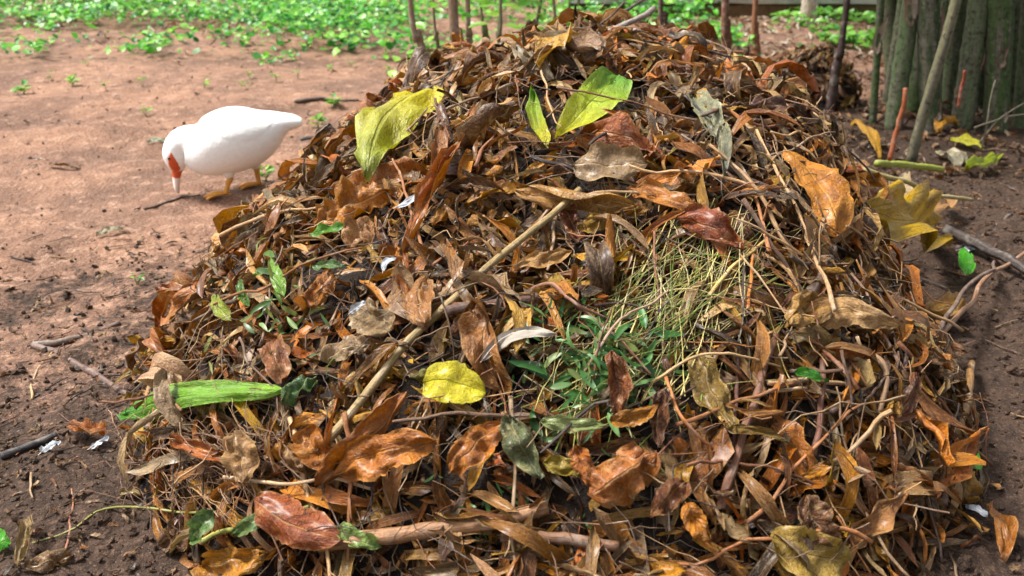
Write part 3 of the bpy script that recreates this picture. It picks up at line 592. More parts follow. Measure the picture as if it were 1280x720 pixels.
stick('stick', 'greenish-tan stick standing at the right foot of the heap', [(1190, 560), (1200, 510), (1212, 470)], 12, (142, 106, 62), lift=.05)
stick('stick', 'wet brown stick leaning at the lower right foot of the heap', [(1172, 650), (1176, 600), (1178, 540)], 11, (92, 66, 56), lift=.06)
stick('stalk', 'pair of pale stalks lying across the right slope, upper one', [(956, 500), (1010, 498), (1068, 506)], 7, (176, 140, 100), 'stalk', lift=.08)
stick('stalk', 'pair of pale stalks lying across the right slope, lower one', [(958, 510), (1010, 507), (1056, 514)], 5, (190, 156, 116), 'stalk', lift=.08)
stick('stalk', 'straight straw-coloured stalk pointing up right of the dry grass', [(884, 392), (930, 346), (978, 300)], 5, (206, 172, 104), 'stalk', lift=.08, taper=.7)
stick('stalk', 'orange stalk standing upright below the straw-coloured stalk', [(932, 412), (938, 344)], 5, (196, 118, 44), 'stalk', lift=.06)
stick('stalk', 'thin curved tan stalk across the lower right middle', [(812, 500), (850, 480), (910, 474), (972, 480)], 4, (196, 160, 110), 'stalk', lift=.09, straight=.25)
stick('stalk', 'curved orange stalk hanging from the olive-brown leaf', [(830, 494), (840, 550), (856, 574), (894, 586)], 5, (186, 118, 60), 'stalk', lift=.085, straight=.25)
stick('stalk', 'slender white-tan root bending across the green weeds', [(730, 486), (760, 446), (778, 432), (806, 426), (836, 384)], 4, (176, 142, 116), 'stalk', lift=.085, straight=.25)
stick('root', 'wavy reddish root in the hollow left of the green weeds', [(660, 386), (690, 392), (706, 410), (722, 422), (760, 422)], 5, (150, 106, 84), 'root', lift=.07, straight=.25)
stick('twig', 'dark thin twig running into the dry grass from the left', [(742, 404), (780, 412), (830, 412)], 4, (74, 54, 46), 'twig', lift=.08)
stick('root', 'brown thick root across the middle hollow of the heap', [(560, 414), (630, 412), (690, 402), (740, 384)], 14, (84, 52, 36), 'root', lift=.035)
stick('stalk', 'long pale stalk lying across the lower left of the heap', [(284, 616), (350, 622), (420, 618), (470, 632)], 5, (206, 172, 132), 'stalk', lift=.06, straight=.25)
stick('stalk', 'thick green stalk at the bottom left of the heap', [(258, 706), (320, 690), (390, 664)], 7, (158, 160, 70), 'stalk', lift=.06)
stick('stalk', 'thin yellow-green runner trailing left over the dark soil', [(340, 636), (240, 640), (140, 638, 0), (90, 662, 0), (40, 680, 0)], 3, (150, 148, 70), 'stalk', lift=.03, sides=6)
stick('stick', 'grey forked stick lying on the soil at the left', [(42, 434, 0), (90, 428, 0), (150, 406, 0)], 9, (112, 92, 80))
stick('stick', 'brown stick lying on the soil below the forked stick', [(42, 434, 0), (90, 450, 0), (150, 488, 0), (180, 502, 0)], 9, (104, 78, 66))
stick('stick', 'dark charred stick on the soil at the left edge', [(2, 574, 0), (40, 560, 0), (72, 546, 0)], 10, (52, 46, 46))
stick('twig', 'thin bent straw standing on the soil near the left edge', [(40, 500, 0), (46, 470, 0), (66, 440, 0)], 3, (186, 156, 110), 'twig', sides=6)
stick('twig', 'upright reddish straw in the lower left soil', [(82, 690, 0), (88, 650, 0), (90, 612, 0)], 3, (168, 110, 80), 'twig', sides=6)
stick('stalk', 'green and brown stalk end lying beside the heap on the right', [(1096, 204, '3.5'), (1130, 207, '3.62'), (1178, 212, '3.75')], 8, (142, 150, 54), 'stalk', taper=.9)
stick('stalk', 'long pale green twig pointing right from the heap edge', [(1080, 212, '3.15'), (1130, 226, '3.2'), (1170, 244, '3.25'), (1216, 250, '3.3')], 7, (156, 142, 92), 'stalk', taper=.6)
stick('twig', 'dark branching twig lying on the litter at the far right', [(1196, 312, 0), (1240, 290, 0), (1262, 270, 0)], 6, (74, 58, 50), 'twig')
stick('twig', 'thin dark twig on the soil beside the duck\'s feet', [(180, 262, 0), (222, 250, 0), (250, 244, 0)], 3, (70, 54, 46), 'twig')
stick('stick', 'flat dark stick on the sandy soil right of the duck\'s tail', [(368, 128, 0), (404, 126, 0), (448, 126, 0)], 5, (84, 64, 52))
stick('stick', 'short black stick end poking from the heap near the duck\'s tail', [(376, 176, 0), (404, 172, 0)], 7, (48, 38, 34))
stick('stick', 'orange-tipped upright stick in front of the bamboo', [(1112, 200, '4.0'), (1124, 150, '4.02'), (1132, 110, '4.03')], 6, (150, 80, 42), taper=.9)
stick('stick', 'short rust-coloured stick at the bamboo base', [(1198, 134, '4.5'), (1206, 88, '4.5')], 4, (140, 66, 40), taper=.9)

# ------------------------------------------------------------------ feathers: shaft and vane
def feather(label, bpx, tpx, wpx, ground=False, col=(226, 232, 236), lift=.05):
    A = hit(*bpx, ground); B = hit(*tpx, ground); m = (A + B) / 2; n = normal(m[0], m[1], ground_z if ground else surf, .06); l_ = .012 if ground else lift
    A = A + n * l_; B = B + n * (l_ + .012); L = np.linalg.norm(B - A); tc = np.array([0, 0, CAMH]) - m; W = wpx * np.linalg.norm(tc) / FPX * .4
    root = empty('feather', A); place(root, A, B - A, n * .6 + tc / np.linalg.norm(tc) * .4); tag(root, label, 'feather', 'small shed duck feathers')
    b = MB(); cv = rng.normal(0, .12)
    def mid(u): return np.array([u * L, cv * L * math.sin(math.pi * u), .10 * L * math.sin(math.pi * u)])
    add_tube(b, [mid(u) for u in np.linspace(-.12, .95, 8)], np.linspace(.0007, .0003, 8), (.8, .8, .75), 5); b.build('shaft', M['bill'], root)
    b = MB(); V, F, uv = leaf(L, min(W * 2.2, .36 * L), 16, 6, a=.45, b=.5, curl=.7, ragged=.45, crum=.35, bend=-.2, wave=.08, side=cv); b.add(V, F, lin(col), None, uv)
    b.build('vane', M['down'] if sum(col) > 600 else M['plume'], root)
feather('small blue-white feather on the dark soil at the left', (52, 572), (78, 560), 14, True)
feather('fluffy white feather beside the crumpled orange leaf on soil', (114, 566), (140, 556), 14, True)
feather('curved white feather on the soil at the lower right', (1204, 636), (1228, 656), 14, True)
feather('white feather lying on the oval grey-brown leaf', (458, 416), (480, 406), 12, lift=.075)
feather('pale feather tuft near the upright rolled tube of leaf', (490, 372), (508, 362), 14, lift=.07)
feather('white curled feather below the orange leaf spread on the left slope', (506, 282), (542, 266), 10, lift=.06)
feather('grey plume lying in the hollow left of the green weeds', (612, 464), (704, 434), 20, col=(168, 158, 146), lift=.05)
feather('bluish feather at the right edge of the heap by the dark branch', (1198, 316), (1222, 312), 9, True)
feather('pale grey downy feather at the right foot of the heap', (1200, 546), (1216, 530), 14, True, (190, 196, 204))

# ------------------------------------------------------------------ dry grass, weeds in the heap, roots
mb = MB(); ST = [lin(c) for c in [(226, 206, 132), (208, 194, 110), (178, 180, 88), (232, 216, 160), (126, 152, 62)]]
for k in range(230):
    a0 = rng.normal(0, 1); cx, cy = (rng.normal(862, 50), rng.normal(376, 42)) if k < 150 else (rng.normal(755, 40), rng.normal(470, 40))
    an = rng.normal(R(-40), R(26)) if rng.random() < .75 else rng.uniform(R(-110), R(-60)); Lp = rng.uniform(80, 200) * (1 if k < 150 else .75)
    A = hit(cx - math.cos(an) * Lp / 2, cy - math.sin(an) * Lp / 2); B = hit(cx + math.cos(an) * Lp / 2, cy + math.sin(an) * Lp / 2)
    n = normal((A + B)[0] / 2, (A + B)[1] / 2); l1, l2, lm = rng.uniform(.012, .052, 3)
    P = spline([A + n * l1, (A + B) / 2 + n * lm, B + n * l2], 9) + wander((0, 0, 0), (1e-4, 0, 0), 9, 200, 1) * rng.uniform(0, 1.)
    r = rng.uniform(.0007, .0017); V, F, tri, uv = tube(P, np.linspace(r, r * .5, 9), 4, False); mb.add(V, F, ST[rng.integers(5)] * rng.uniform(.75, 1.2), None, uv)
tag(mb.build('dry_grass', M['twig']), 'tangled clump of dry straw-coloured grass stems on the right of centre of the heap', 'grass', kind='stuff')
def sprigs(label, cx, cy, sx, sy, n, colr, size=(.02, .06), lift=(.02, .06)):
    mb = MB(); tl = [leaf(1., rng.uniform(.1, .28), 6, 4, bend=rng.normal(0, .8), curl=rng.uniform(0, .7), wave=.06) for _ in range(12)]
    P = []; Nn = []
    for k in range(n):
        a_ = hit(rng.normal(cx, sx), rng.normal(cy, sy)); nn = normal(a_[0], a_[1]); P.append(a_ + nn * rng.uniform(*lift)); Nn.append(nn * .6 + np.array([0, -.5, .4]) + rng.normal(0, .45, 3))
    cl = np.array([lin(colr[rng.integers(len(colr))]) * rng.uniform(.7, 1.2) for _ in range(n)])
    scatter(mb, tl, P, frames(np.array(Nn), rng.uniform(0, 6.28, n)), rng.uniform(*size, n), cl)
    tag(mb.build('green_weeds', M['weed']), label, 'weeds', kind='stuff')
GR = [(76, 150, 60), (98, 168, 78), (64, 128, 62), (120, 176, 96)]
sprigs('pulled green weeds lying under the dry grass in the middle of the heap', 742, 456, 42, 40, 200, [(70, 124, 56), (88, 140, 70), (58, 104, 54), (112, 150, 84), (120, 136, 70)], (.025, .065), (.008, .045))
sprigs('wilted green weeds along the left edge of the heap', 348, 400, 34, 44, 40, [(96, 130, 60), (120, 150, 80), (80, 110, 60), (140, 150, 80)], (.02, .055))
sprigs('green weed leaves just above the branch at the bottom of the heap', 600, 636, 50, 20, 34, [(76, 124, 60), (98, 140, 70)], (.012, .035), (.0, .03))
sprigs('few green weed leaves by the bottom branch ends', 590, 690, 14, 14, 12, [(76, 134, 60), (98, 150, 70)], (.012, .03), (.0, .03))
mb = MB()
for k in range(150):
    cx, cy = rng.normal(265, 55), rng.normal(590, 36); an = rng.normal(R(40), R(40)); Lp = rng.uniform(40, 130)
    A = hit(cx - math.cos(an) * Lp / 2, cy - math.sin(an) * Lp / 2); B = hit(cx + math.cos(an) * Lp / 2, cy + math.sin(an) * Lp / 2); up = np.array([0, -.3, 1])
    P = wander(A + up * rng.uniform(.004, .04), B + up * rng.uniform(.004, .04), 12, rng.uniform(.05, .14), 3) + np.sin(np.linspace(0, math.pi, 12))[:, None] * up * rng.uniform(0, .03)
    r = rng.uniform(.0006, .0015); V, F, tri, uv = tube(P, np.linspace(r, r * .6, 12), 4, False); mb.add(V, F, lin([(176, 132, 92), (146, 104, 76), (196, 156, 112), (120, 86, 64)][rng.integers(4)]), None, uv)
tag(mb.build('root_tangle', M['twig']), 'tangle of thin tan rootlets at the left foot of the heap below the rolled green leaf', 'roots', kind='stuff')
for (a_, b_), w_ in ((((940, 320), (850, 380)), .07), (((850, 380), (760, 440)), .07), (((770, 430), (715, 500)), .04)):
    a_, b_ = hit(*a_), hit(*b_); SEGS.append((a_[0], a_[1], b_[0], b_[1], w_))
SEG = np.array(SEGS)
def clear_of(x, y):
    d = np.full(np.shape(x), 9.)
    for ax, ay, bx_, by_, w_ in SEG:
        t_ = np.clip(((x - ax) * (bx_ - ax) + (y - ay) * (by_ - ay)) / max((bx_ - ax) ** 2 + (by_ - ay) ** 2, 1e-6), 0, 1); d = np.minimum(d, np.hypot(x - ax - t_ * (bx_ - ax), y - ay - t_ * (by_ - ay)) - w_)
    return (d > .03) & ~((x < -.55) & (y > 3.3))
# the bulk of the heap: bits of leaf that nobody could count
tm = [rand_leaf(1., 9, 5, 1.1) for _ in range(40)]
for v in tm: v[0][:, 0] -= .5
p = heap_points(5600); N = normal(p[:, 0], p[:, 1]) + rng.normal(0, .5, (len(p), 3)); sc = rng.uniform(.05, .15, len(p)) * np.where(rng.random(len(p)) < .2, 1.3, 1)
z = surf(p[:, 0], p[:, 1]) + rng.uniform(-.014, .034, len(p)) - .05 * ~clear_of(p[:, 0], p[:, 1])
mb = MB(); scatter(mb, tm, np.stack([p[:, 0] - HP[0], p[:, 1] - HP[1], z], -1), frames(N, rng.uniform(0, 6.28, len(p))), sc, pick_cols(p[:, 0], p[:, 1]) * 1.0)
# shreds: narrow torn strips and crumbs that fill the gaps
ts_ = [leaf(1., rng.uniform(.12, .4), 5, 3, a=rng.uniform(.2, .6), b=rng.uniform(.2, .6), bend=rng.normal(0, .9), twist=rng.normal(0, 1.), curl=rng.uniform(.2, 2.5), crum=.5, ragged=.8) for _ in range(30)]
near = lambda x, y: np.clip(1.9 - .5 * np.asarray(y), .3, 1)
p = heap_points(6000, 4.0, 0, near, 1.04); N = normal(p[:, 0], p[:, 1]) + rng.normal(0, .5, (len(p), 3)); z = surf(p[:, 0], p[:, 1]) + rng.uniform(-.008, .018, len(p)) - .025 * ~clear_of(p[:, 0], p[:, 1])
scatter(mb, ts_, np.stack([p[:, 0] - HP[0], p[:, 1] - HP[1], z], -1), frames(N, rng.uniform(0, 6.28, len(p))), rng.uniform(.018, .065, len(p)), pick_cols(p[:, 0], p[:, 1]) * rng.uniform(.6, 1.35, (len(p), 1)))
# long curled strips
ts_ = [leaf(1., rng.uniform(.07, .2), 8, 3, a=rng.uniform(.2, .6), b=rng.uniform(.3, .8), bend=rng.normal(0, .8), s2=rng.normal(0, .3), twist=rng.normal(0, 1.6), curl=rng.uniform(.6, 2.6), crum=.3, ragged=.4) for _ in range(30)]
for v in ts_: v[0][:, 0] -= .5
p = heap_points(3900, 4.0, 0, near, 1.02); N = normal(p[:, 0], p[:, 1]) + rng.normal(0, .35, (len(p), 3)); z = surf(p[:, 0], p[:, 1]) + rng.uniform(.0, .045, len(p)) - .045 * ~clear_of(p[:, 0], p[:, 1])
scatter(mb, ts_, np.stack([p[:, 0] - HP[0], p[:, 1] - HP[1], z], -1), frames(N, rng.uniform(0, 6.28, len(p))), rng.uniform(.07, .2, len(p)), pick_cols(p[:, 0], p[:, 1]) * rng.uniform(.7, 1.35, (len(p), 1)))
tag(mb.build('leaf_fragments', M['leaf'], heap), 'small broken brown leaf pieces packed between the larger leaves', kind='stuff')

# fine twigs, leaf stalks and rootlets in the heap
TW = [lin(c) for c in [(120, 92, 70), (92, 66, 48), (150, 122, 92), (70, 52, 42), (176, 140, 98), (132, 84, 54), (58, 44, 38), (190, 150, 104), (160, 104, 60)]]
mb = MB()
for x, y in heap_points(2600, 3.9):
    n = normal(np.array(x), np.array(y)); c = np.array([x, y, float(surf(x, y))]) + n * rng.uniform(.01, .062)
    d = rng.normal(0, 1, 3); d -= n * np.dot(d, n) * .75; d /= np.linalg.norm(d); L = rng.uniform(.03, .17)
    P = wander(c - d * L / 2, c + d * L / 2, 7, rng.uniform(.03, .2), 2) - np.array([HP[0], HP[1], 0]); r = rng.uniform(.0008, .0022)
    V, F, tri, uv = tube(P, np.linspace(r, r * .5, 7), 4, False); mb.add(V, F, random.choice(TW) * rng.uniform(.7, 1.25), None, uv)
tag(mb.build('fine_twigs', M['twig'], heap), 'thin dry twigs and leaf stalks strewn through the heap', kind='stuff')

# 300 larger leaves, each its own piece of the heap
pts = heap_points(300, 3.75, .04, clear_of)
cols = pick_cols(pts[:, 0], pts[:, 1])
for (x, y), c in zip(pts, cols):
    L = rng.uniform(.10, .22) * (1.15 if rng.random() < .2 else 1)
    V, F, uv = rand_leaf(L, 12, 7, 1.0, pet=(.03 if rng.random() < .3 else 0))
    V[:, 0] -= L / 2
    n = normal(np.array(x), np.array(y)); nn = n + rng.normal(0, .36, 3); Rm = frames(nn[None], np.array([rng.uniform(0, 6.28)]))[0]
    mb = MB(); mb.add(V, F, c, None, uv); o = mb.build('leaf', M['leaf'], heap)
    o.matrix_basis = Matrix.Translation(Vector((x - HP[0], y - HP[1], float(surf(x, y)))) + Vector(n) * (rng.uniform(.02, .06) - (.07 if x < -.6 and y > 2.3 else 0))) @ Matrix(Rm.tolist()).to_4x4()
# twigs that can be told apart
for x, y in heap_points(210, 3.5, .03, lambda x, y: .3 + .7 * (x > .4)):
    n = normal(np.array(x), np.array(y)); c = np.array([0, 0, 0.]); L = rng.uniform(.12, .42); r = rng.uniform(.0016, .0048)
    d = rng.normal(0, 1, 3); d -= n * np.dot(d, n) * .8; d /= np.linalg.norm(d)
    P = wander(-d * L / 2, d * L / 2, 11, rng.uniform(.02, .07), 3)
    # follow the heap: lift every point onto the surface under it
    W = P + np.array([x, y, 0]); P[:, 2] = .55 * P[:, 2] + .45 * (surf(W[:, 0], W[:, 1]) - float(surf(x, y)))
    mb = MB(); col = random.choice(TW) * rng.uniform(.8, 1.3)
    add_tube(mb, P, np.linspace(r, r * .55, 11) * (1 + .25 * rng.random(11)), col, 6)
    if rng.random() < .5:
        k = rng.integers(3, 8); e = P[k] + (d * .6 + rng.normal(0, .5, 3)) * L * .25
        add_tube(mb, wander(P[k], e, 5, .06, 2), np.linspace(r * .6, r * .3, 5), col, 5)
    o = mb.build('twig', M['twig'], heap); o.location = Vector((x - HP[0], y - HP[1], float(surf(x, y)) + .034)) + Vector(n) * .016
# ------------------------------------------------------------------ duck (local: +X forward, +Z up)
dg = hit(303, 240, True); duck = empty('duck', (dg[0], dg[1], float(ground_z(dg[0], dg[1]))), R(180 + 12))
tag(duck, 'white duck with orange-red face lowering its bill to the soil', 'duck')
RG = np.array([  # x, z, half width, half height of the trunk, neck and head
    (-.268, .280, .016, .008), (-.262, .281, .036, .018), (-.235, .284, .052, .030), (-.200, .282, .066, .042), (-.165, .270, .088, .066), (-.125, .250, .112, .094), (-.07, .232, .138, .124), (-.01, .220, .150, .138),
    (.05, .206, .150, .138), (.105, .193, .138, .128), (.15, .190, .116, .112), (.178, .202, .092, .096), (.198, .212, .074, .078), (.214, .211, .062, .066), (.228, .194, .058, .062), (.238, .168, .055, .059), (.242, .142, .046, .049), (.244, .122, .034, .036), (.245, .108, .022, .022)])
n_r, n_s = 64, 28; RS = spline(RG, n_r); T = np.gradient(RS[:, :2], axis=0); T = np.stack([np.convolve(np.pad(T[:, k], 7, mode='edge'), np.hanning(17)[1:-1] / np.hanning(17).sum(), 'valid') for k in (0, 1)], 1); T /= np.linalg.norm(T, axis=1)[:, None]
an = np.arange(n_s) * 2 * math.pi / n_s
def duck_pt(i, ang, off=0.):
    hw, hh_ = max(RS[i, 2], .002) + off, max(RS[i, 3], .002) + off; nx, nz = -T[i, 1], T[i, 0]; c, s = math.cos(ang), math.sin(ang)
    fl = .88 if s < 0 else 1.                         # a slightly flatter belly
    return (RS[i, 0] + nx * hh_ * s * fl, hw * c * (1 + .06 * math.sin(2 * ang)) if s > 0 else hw * c, RS[i, 1] + nz * hh_ * s * fl)
mb = MB(); V = np.array([duck_pt(i, a_) for i in range(n_r) for a_ in an])
mb.add(V, grid_faces(n_r - 1, n_s, True), (.9, .9, .9))
mb.add(np.array([RS[0, 0], 0, RS[0, 1]])[None].repeat(3, 0) + np.array([[0, 0, 0], [0, .001, 0], [0, 0, .001]]), np.array([[0, 1, 2]]))
def leg(side, x0, xf):
    y = .055 * side; hip = (x0, y, .155); kn = (x0 - .012, y * 1.05, .108); hock = (x0 - .018, y * 1.08, .082); ank = (xf - .012, y * 1.05, .016)
    add_tube(mb, spline([hip, kn, hock], 10), np.linspace(.046, .015, 10), (.9, .9, .9), 12, 0)     # feathered thigh
    add_tube(mb, spline([hock, ((hock[0] + ank[0]) / 2, y * 1.06, .05), ank], 10), [.0145, .0135, .0125, .0115, .011, .0105, .0105, .011, .012, .0125], (.5, .3, .1), 10, 1)
    c = np.array(ank); tips = [np.array([xf + .062, y * 1.05 + d, .005]) for d in (-.034, 0, .034)]; tips[1][0] += .012
    for q in tips: add_tube(mb, spline([c, c * .45 + q * .55 + np.array([0, 0, .006]), q], 7), np.linspace(.0085, .0045, 7), (.5, .3, .1), 8, 1)
    add_tube(mb, [c, c + np.array([-.022, 0, -.009])], [.006, .003], (.5, .3, .1), 6, 1)
    top = [c + [0, 0, .002], tips[0] + [-.006, 0, .002], (tips[0] + tips[1]) / 2 + [-.012, 0, .002], tips[1] + [-.006, 0, .003], (tips[1] + tips[2]) / 2 + [-.012, 0, .002], tips[2] + [-.006, 0, .002]]
    W = np.array(top + [np.array(q) - [0, 0, .005] for q in top])
    mb.add(W, np.array([[0, 1, 2], [0, 2, 3], [0, 3, 4], [0, 4, 5], [6, 8, 7], [6, 9, 8], [6, 10, 9], [6, 11, 10]]), (.5, .3, .1), None, None, 1)
leg(1, .055, .075); leg(-1, -.045, -.055)
mb.build('body', [M['feather_white'], M['duck_leg']], duck)
def shell(name, i0, i1, fa, off, mat, smooth=True, bumpy=0.):
    """a raised patch of plumage or skin on the duck's side; fa(u) gives the angle range at u in 0..1"""
    for s_ in (1, -1):
        m_, k_ = i1 - i0, 8; pts = []
        for i in range(i0, i1 + 1):
            u = (i - i0) / m_; a0, a1 = fa(u)
            for j in range(k_ + 1):
                w = j / k_; e = math.sin(math.pi * w) ** .5 * math.sin(math.pi * min(max(u, .02), .98)) ** .5
                an_ = a0 + (a1 - a0) * w; an_ = an_ if s_ > 0 else math.pi - an_
                pts.append(duck_pt(i, an_, -.002 + off * e + bumpy * rng.random()))
        b = MB(); b.add(pts, grid_faces(m_, k_), (.9, .9, .9)); b.build(name, M[mat], duck, smooth)
iw0 = int(np.argmin(np.abs(RS[:34, 0] + .185))); iw1 = int(np.argmin(np.abs(RS[:44, 0] - .10)))
shell('wing', iw0, iw1, lambda u: (R(62) - R(58) * math.sin(math.pi * (.15 + .75 * u)), R(66)), .006, 'feather_white')
ih0 = int(n_r * 14.2 / 18); ih1 = n_r - 1
shell('face_skin', ih0, ih1, lambda u: (R(20) - R(62) * u ** .7, R(28) + R(34) * u), .004, 'face', True, .0015)
# bill
b = MB(); bp = spline([(.240, .132), (.250, .098), (.255, .06), (.257, .032), (.253, .012)], 12); bw = np.interp(np.linspace(0, 1, 12), [0, .3, .7, .92, 1], [.027, .022, .024, .018, .006]); bh_ = np.interp(np.linspace(0, 1, 12), [0, .3, .7, .92, 1], [.028, .018, .0115, .008, .004])
V = []
for i in range(12):
    t_ = np.gradient(bp, axis=0)[i]; t_ /= np.linalg.norm(t_)
    for a_ in np.arange(14) * 2 * math.pi / 14: V.append((bp[i, 0] - t_[1] * bh_[i] * math.sin(a_), bw[i] * math.cos(a_), bp[i, 1] + t_[0] * bh_[i] * math.sin(a_)))
V.append((bp[-1, 0], 0, bp[-1, 1] - .003)); b.add(V, grid_faces(11, 14, True)); b.mi[0][:14 * 4] = 1; b.F.append(np.array([[168, 154 + (j + 1) % 14, 154 + j] for j in range(14)])); b.mi.append(np.zeros(14, int))
bill = b.build('bill', [M['bill'], M['face']], duck)
for s_ in (1, -1):
    b = MB(); add_tube(b, [(.259, s_ * .010, .078), (.259, s_ * .0145, .074)], [.0025, .002], (.1, .05, .04), 6); b.build('nostril', M['eye'], bill)
ie = int(n_r * 15.0 / 18)
for s_ in (1, -1):
    e = np.array(duck_pt(ie, R(28) if s_ > 0 else R(152), .0005)); b = MB(); u_ = np.linspace(0, math.pi, 9); w_ = np.arange(12) * 2 * math.pi / 12
    b.add([e + .0068 * np.array([math.sin(p_) * math.cos(q_), math.cos(p_), math.sin(p_) * math.sin(q_)]) for p_ in u_ for q_ in w_], grid_faces(8, 12, True)); b.build('eye', M['eye'], duck)

# ------------------------------------------------------------------ bamboo clump on the right
cl0 = hit(1190, 158, True); clump = empty('bamboo_clump', (cl0[0], cl0[1], 0)); tag(clump, 'dense clump of thick mossy green bamboo culms at the right edge', 'bamboo')
def culm(bx_, by_, tx_, wpx, Y, col, hgt=2.6, sheath=False):
    Y += .55; wpx *= rng.uniform(.72, 1.12); tx_ += rng.normal(0, 8); A = at(bx_, by_, Y); A[2] = float(ground_z(A[0], A[1])) - .03; d = Y * math.cos(PITCH) + 1.0 * math.sin(PITCH); r = wpx / 2 * d / FPX
    B = at(tx_, 0, Y + .03); k = hgt / max(B[2] - A[2], .2); E_ = A + (B - A) * k; E_[1] = A[1] + rng.uniform(-.1, .25)
    n = 66; P = spline([A, A * .66 + E_ * .34 + rng.normal(0, .006, 3), A * .33 + E_ * .67 + rng.normal(0, .012, 3), E_], n); zz = np.linspace(0, hgt, n); ph = rng.uniform(0, .2)
    q = np.minimum(np.mod(zz + ph, .2), .2 - np.mod(zz + ph, .2)); rad = r * (1.04 - .1 * zz / hgt) * (1 + .09 * np.exp(-(q / .012) ** 2) - .05 * np.exp(-((q - .03) / .02) ** 2))
    b = MB(); add_tube(b, P - np.array([cl0[0], cl0[1], 0]), rad, lin(col), 14); c_ = b.build('culm', M['culm'], clump)
    if sheath:
        for _ in range(2):
            i_ = rng.integers(2, 16); w_ = rng.uniform(R(180), R(330)); b = MB(); V, F, uv = leaf(rng.uniform(.12, .26), rng.uniform(.03, .055), 8, 5, a=.25, b=.7, curl=.8, bend=.5, ragged=.6, crum=.3)
            o = b; b.add(V, F, lin([(140, 112, 88), (122, 98, 80), (164, 146, 126)][rng.integers(3)]), None, uv); s_ = b.build('culm_sheath', M['twig'], c_)
            rd = np.array([math.cos(w_), math.sin(w_), 0]); place(s_, P[i_] - np.array([cl0[0], cl0[1], 0]) + rd * (r + .006), (rng.normal(0, .15), rng.normal(0, .1), 1), rd)
CG = [(68, 88, 46), (82, 98, 62), (56, 74, 42), (94, 106, 74)]
for i, (bx_, by_, tx_, w_, Y_) in enumerate([(1092, 150, 1102, 12, 4.75), (1116, 160, 1136, 27, 4.65), (1164, 172, 1180, 29, 4.6), (1200, 168, 1214, 31, 4.65), (1243, 172, 1260, 29, 4.6), (1278, 168, 1294, 30, 4.65), (1312, 170, 1330, 30, 4.6), (1346, 168, 1360, 30, 4.7),
        (1141, 150, 1152, 20, 5.0), (1184, 148, 1190, 17, 5.05), (1226, 150, 1238, 22, 5.05), (1262, 148, 1274, 18, 5.1), (1108, 140, 1118, 16, 5.2), (1130, 132, 1146, 20, 5.5), (1172, 130, 1168, 22, 5.6), (1210, 130, 1204, 24, 5.6), (1250, 128, 1246, 24, 5.6), (1296, 130, 1300, 24, 5.5), (1150, 120, 1130, 22, 6.0), (1192, 118, 1184, 24, 6.1), (1236, 118, 1226, 24, 6.1), (1276, 118, 1286, 24, 6.1), (1330, 130, 1340, 26, 5.6), (1116, 116, 1110, 18, 6.0)]):
    culm(bx_, by_, tx_, w_, Y_, CG[i % 4], rng.uniform(2.3, 3.0), i < 8)
tl = [leaf(1., rng.uniform(.12, .2), 5, 2, a=.5, b=.9, bend=rng.normal(-.5, .4)) for _ in range(6)]; n = 5200  # unseen bamboo leaves overhead, put in to shade the culms and the ground
P = np.stack([rng.normal(0, .75, n) + .5, rng.normal(0, .6, n) + .1, rng.uniform(1.5, 3.6, n)], -1); P[:, 0] += np.where(P[:, 2] > 2.2, rng.normal(-.2, .4, n), 0); b = MB(); cb = np.array([lin(c_) for c_ in [(78, 128, 48), (98, 140, 56), (64, 108, 44)]])[rng.integers(3, size=n)]
scatter(b, tl, P, frames(np.stack([rng.normal(0, .5, n), rng.normal(0, .5, n), np.ones(n)], -1), rng.uniform(0, 6.28, n)), rng.uniform(.12, .26, n), cb); tag(b.build('foliage', M['weed'], clump), 'narrow green bamboo leaves above, out of view, added to shade the clump', kind='stuff')
stick('bamboo_shoot', 'thin pale leaning bamboo pole in front of the clump', [(1138, 206, 0), (1152, 150, '4.42'), (1178, 60, '4.4'), (1196, 0, '4.4'), (1230, -150, '4.4')], 13, (124, 120, 84), 'bamboo', 'culm', taper=.85, crook=.004)
for lab, pts_ in [('fine dry bamboo twigs at the clump foot near the right edge, upper', [(1225, 178, '4.45'), (1248, 150, '4.4'), (1282, 128, '4.4')]), ('fine dry bamboo twigs at the clump foot near the right edge, lower', [(1218, 160, '4.4'), (1250, 148, '4.4'), (1284, 142, '4.42')]), ('pale bent twig leaning on the bamboo near the right edge', [(1228, 186, '4.4'), (1234, 150, '4.4'), (1244, 100, '4.45')])]:
    stick('bamboo_twig', lab, pts_, 2.5, (112, 102, 84), 'twig', taper=.5, sides=6)

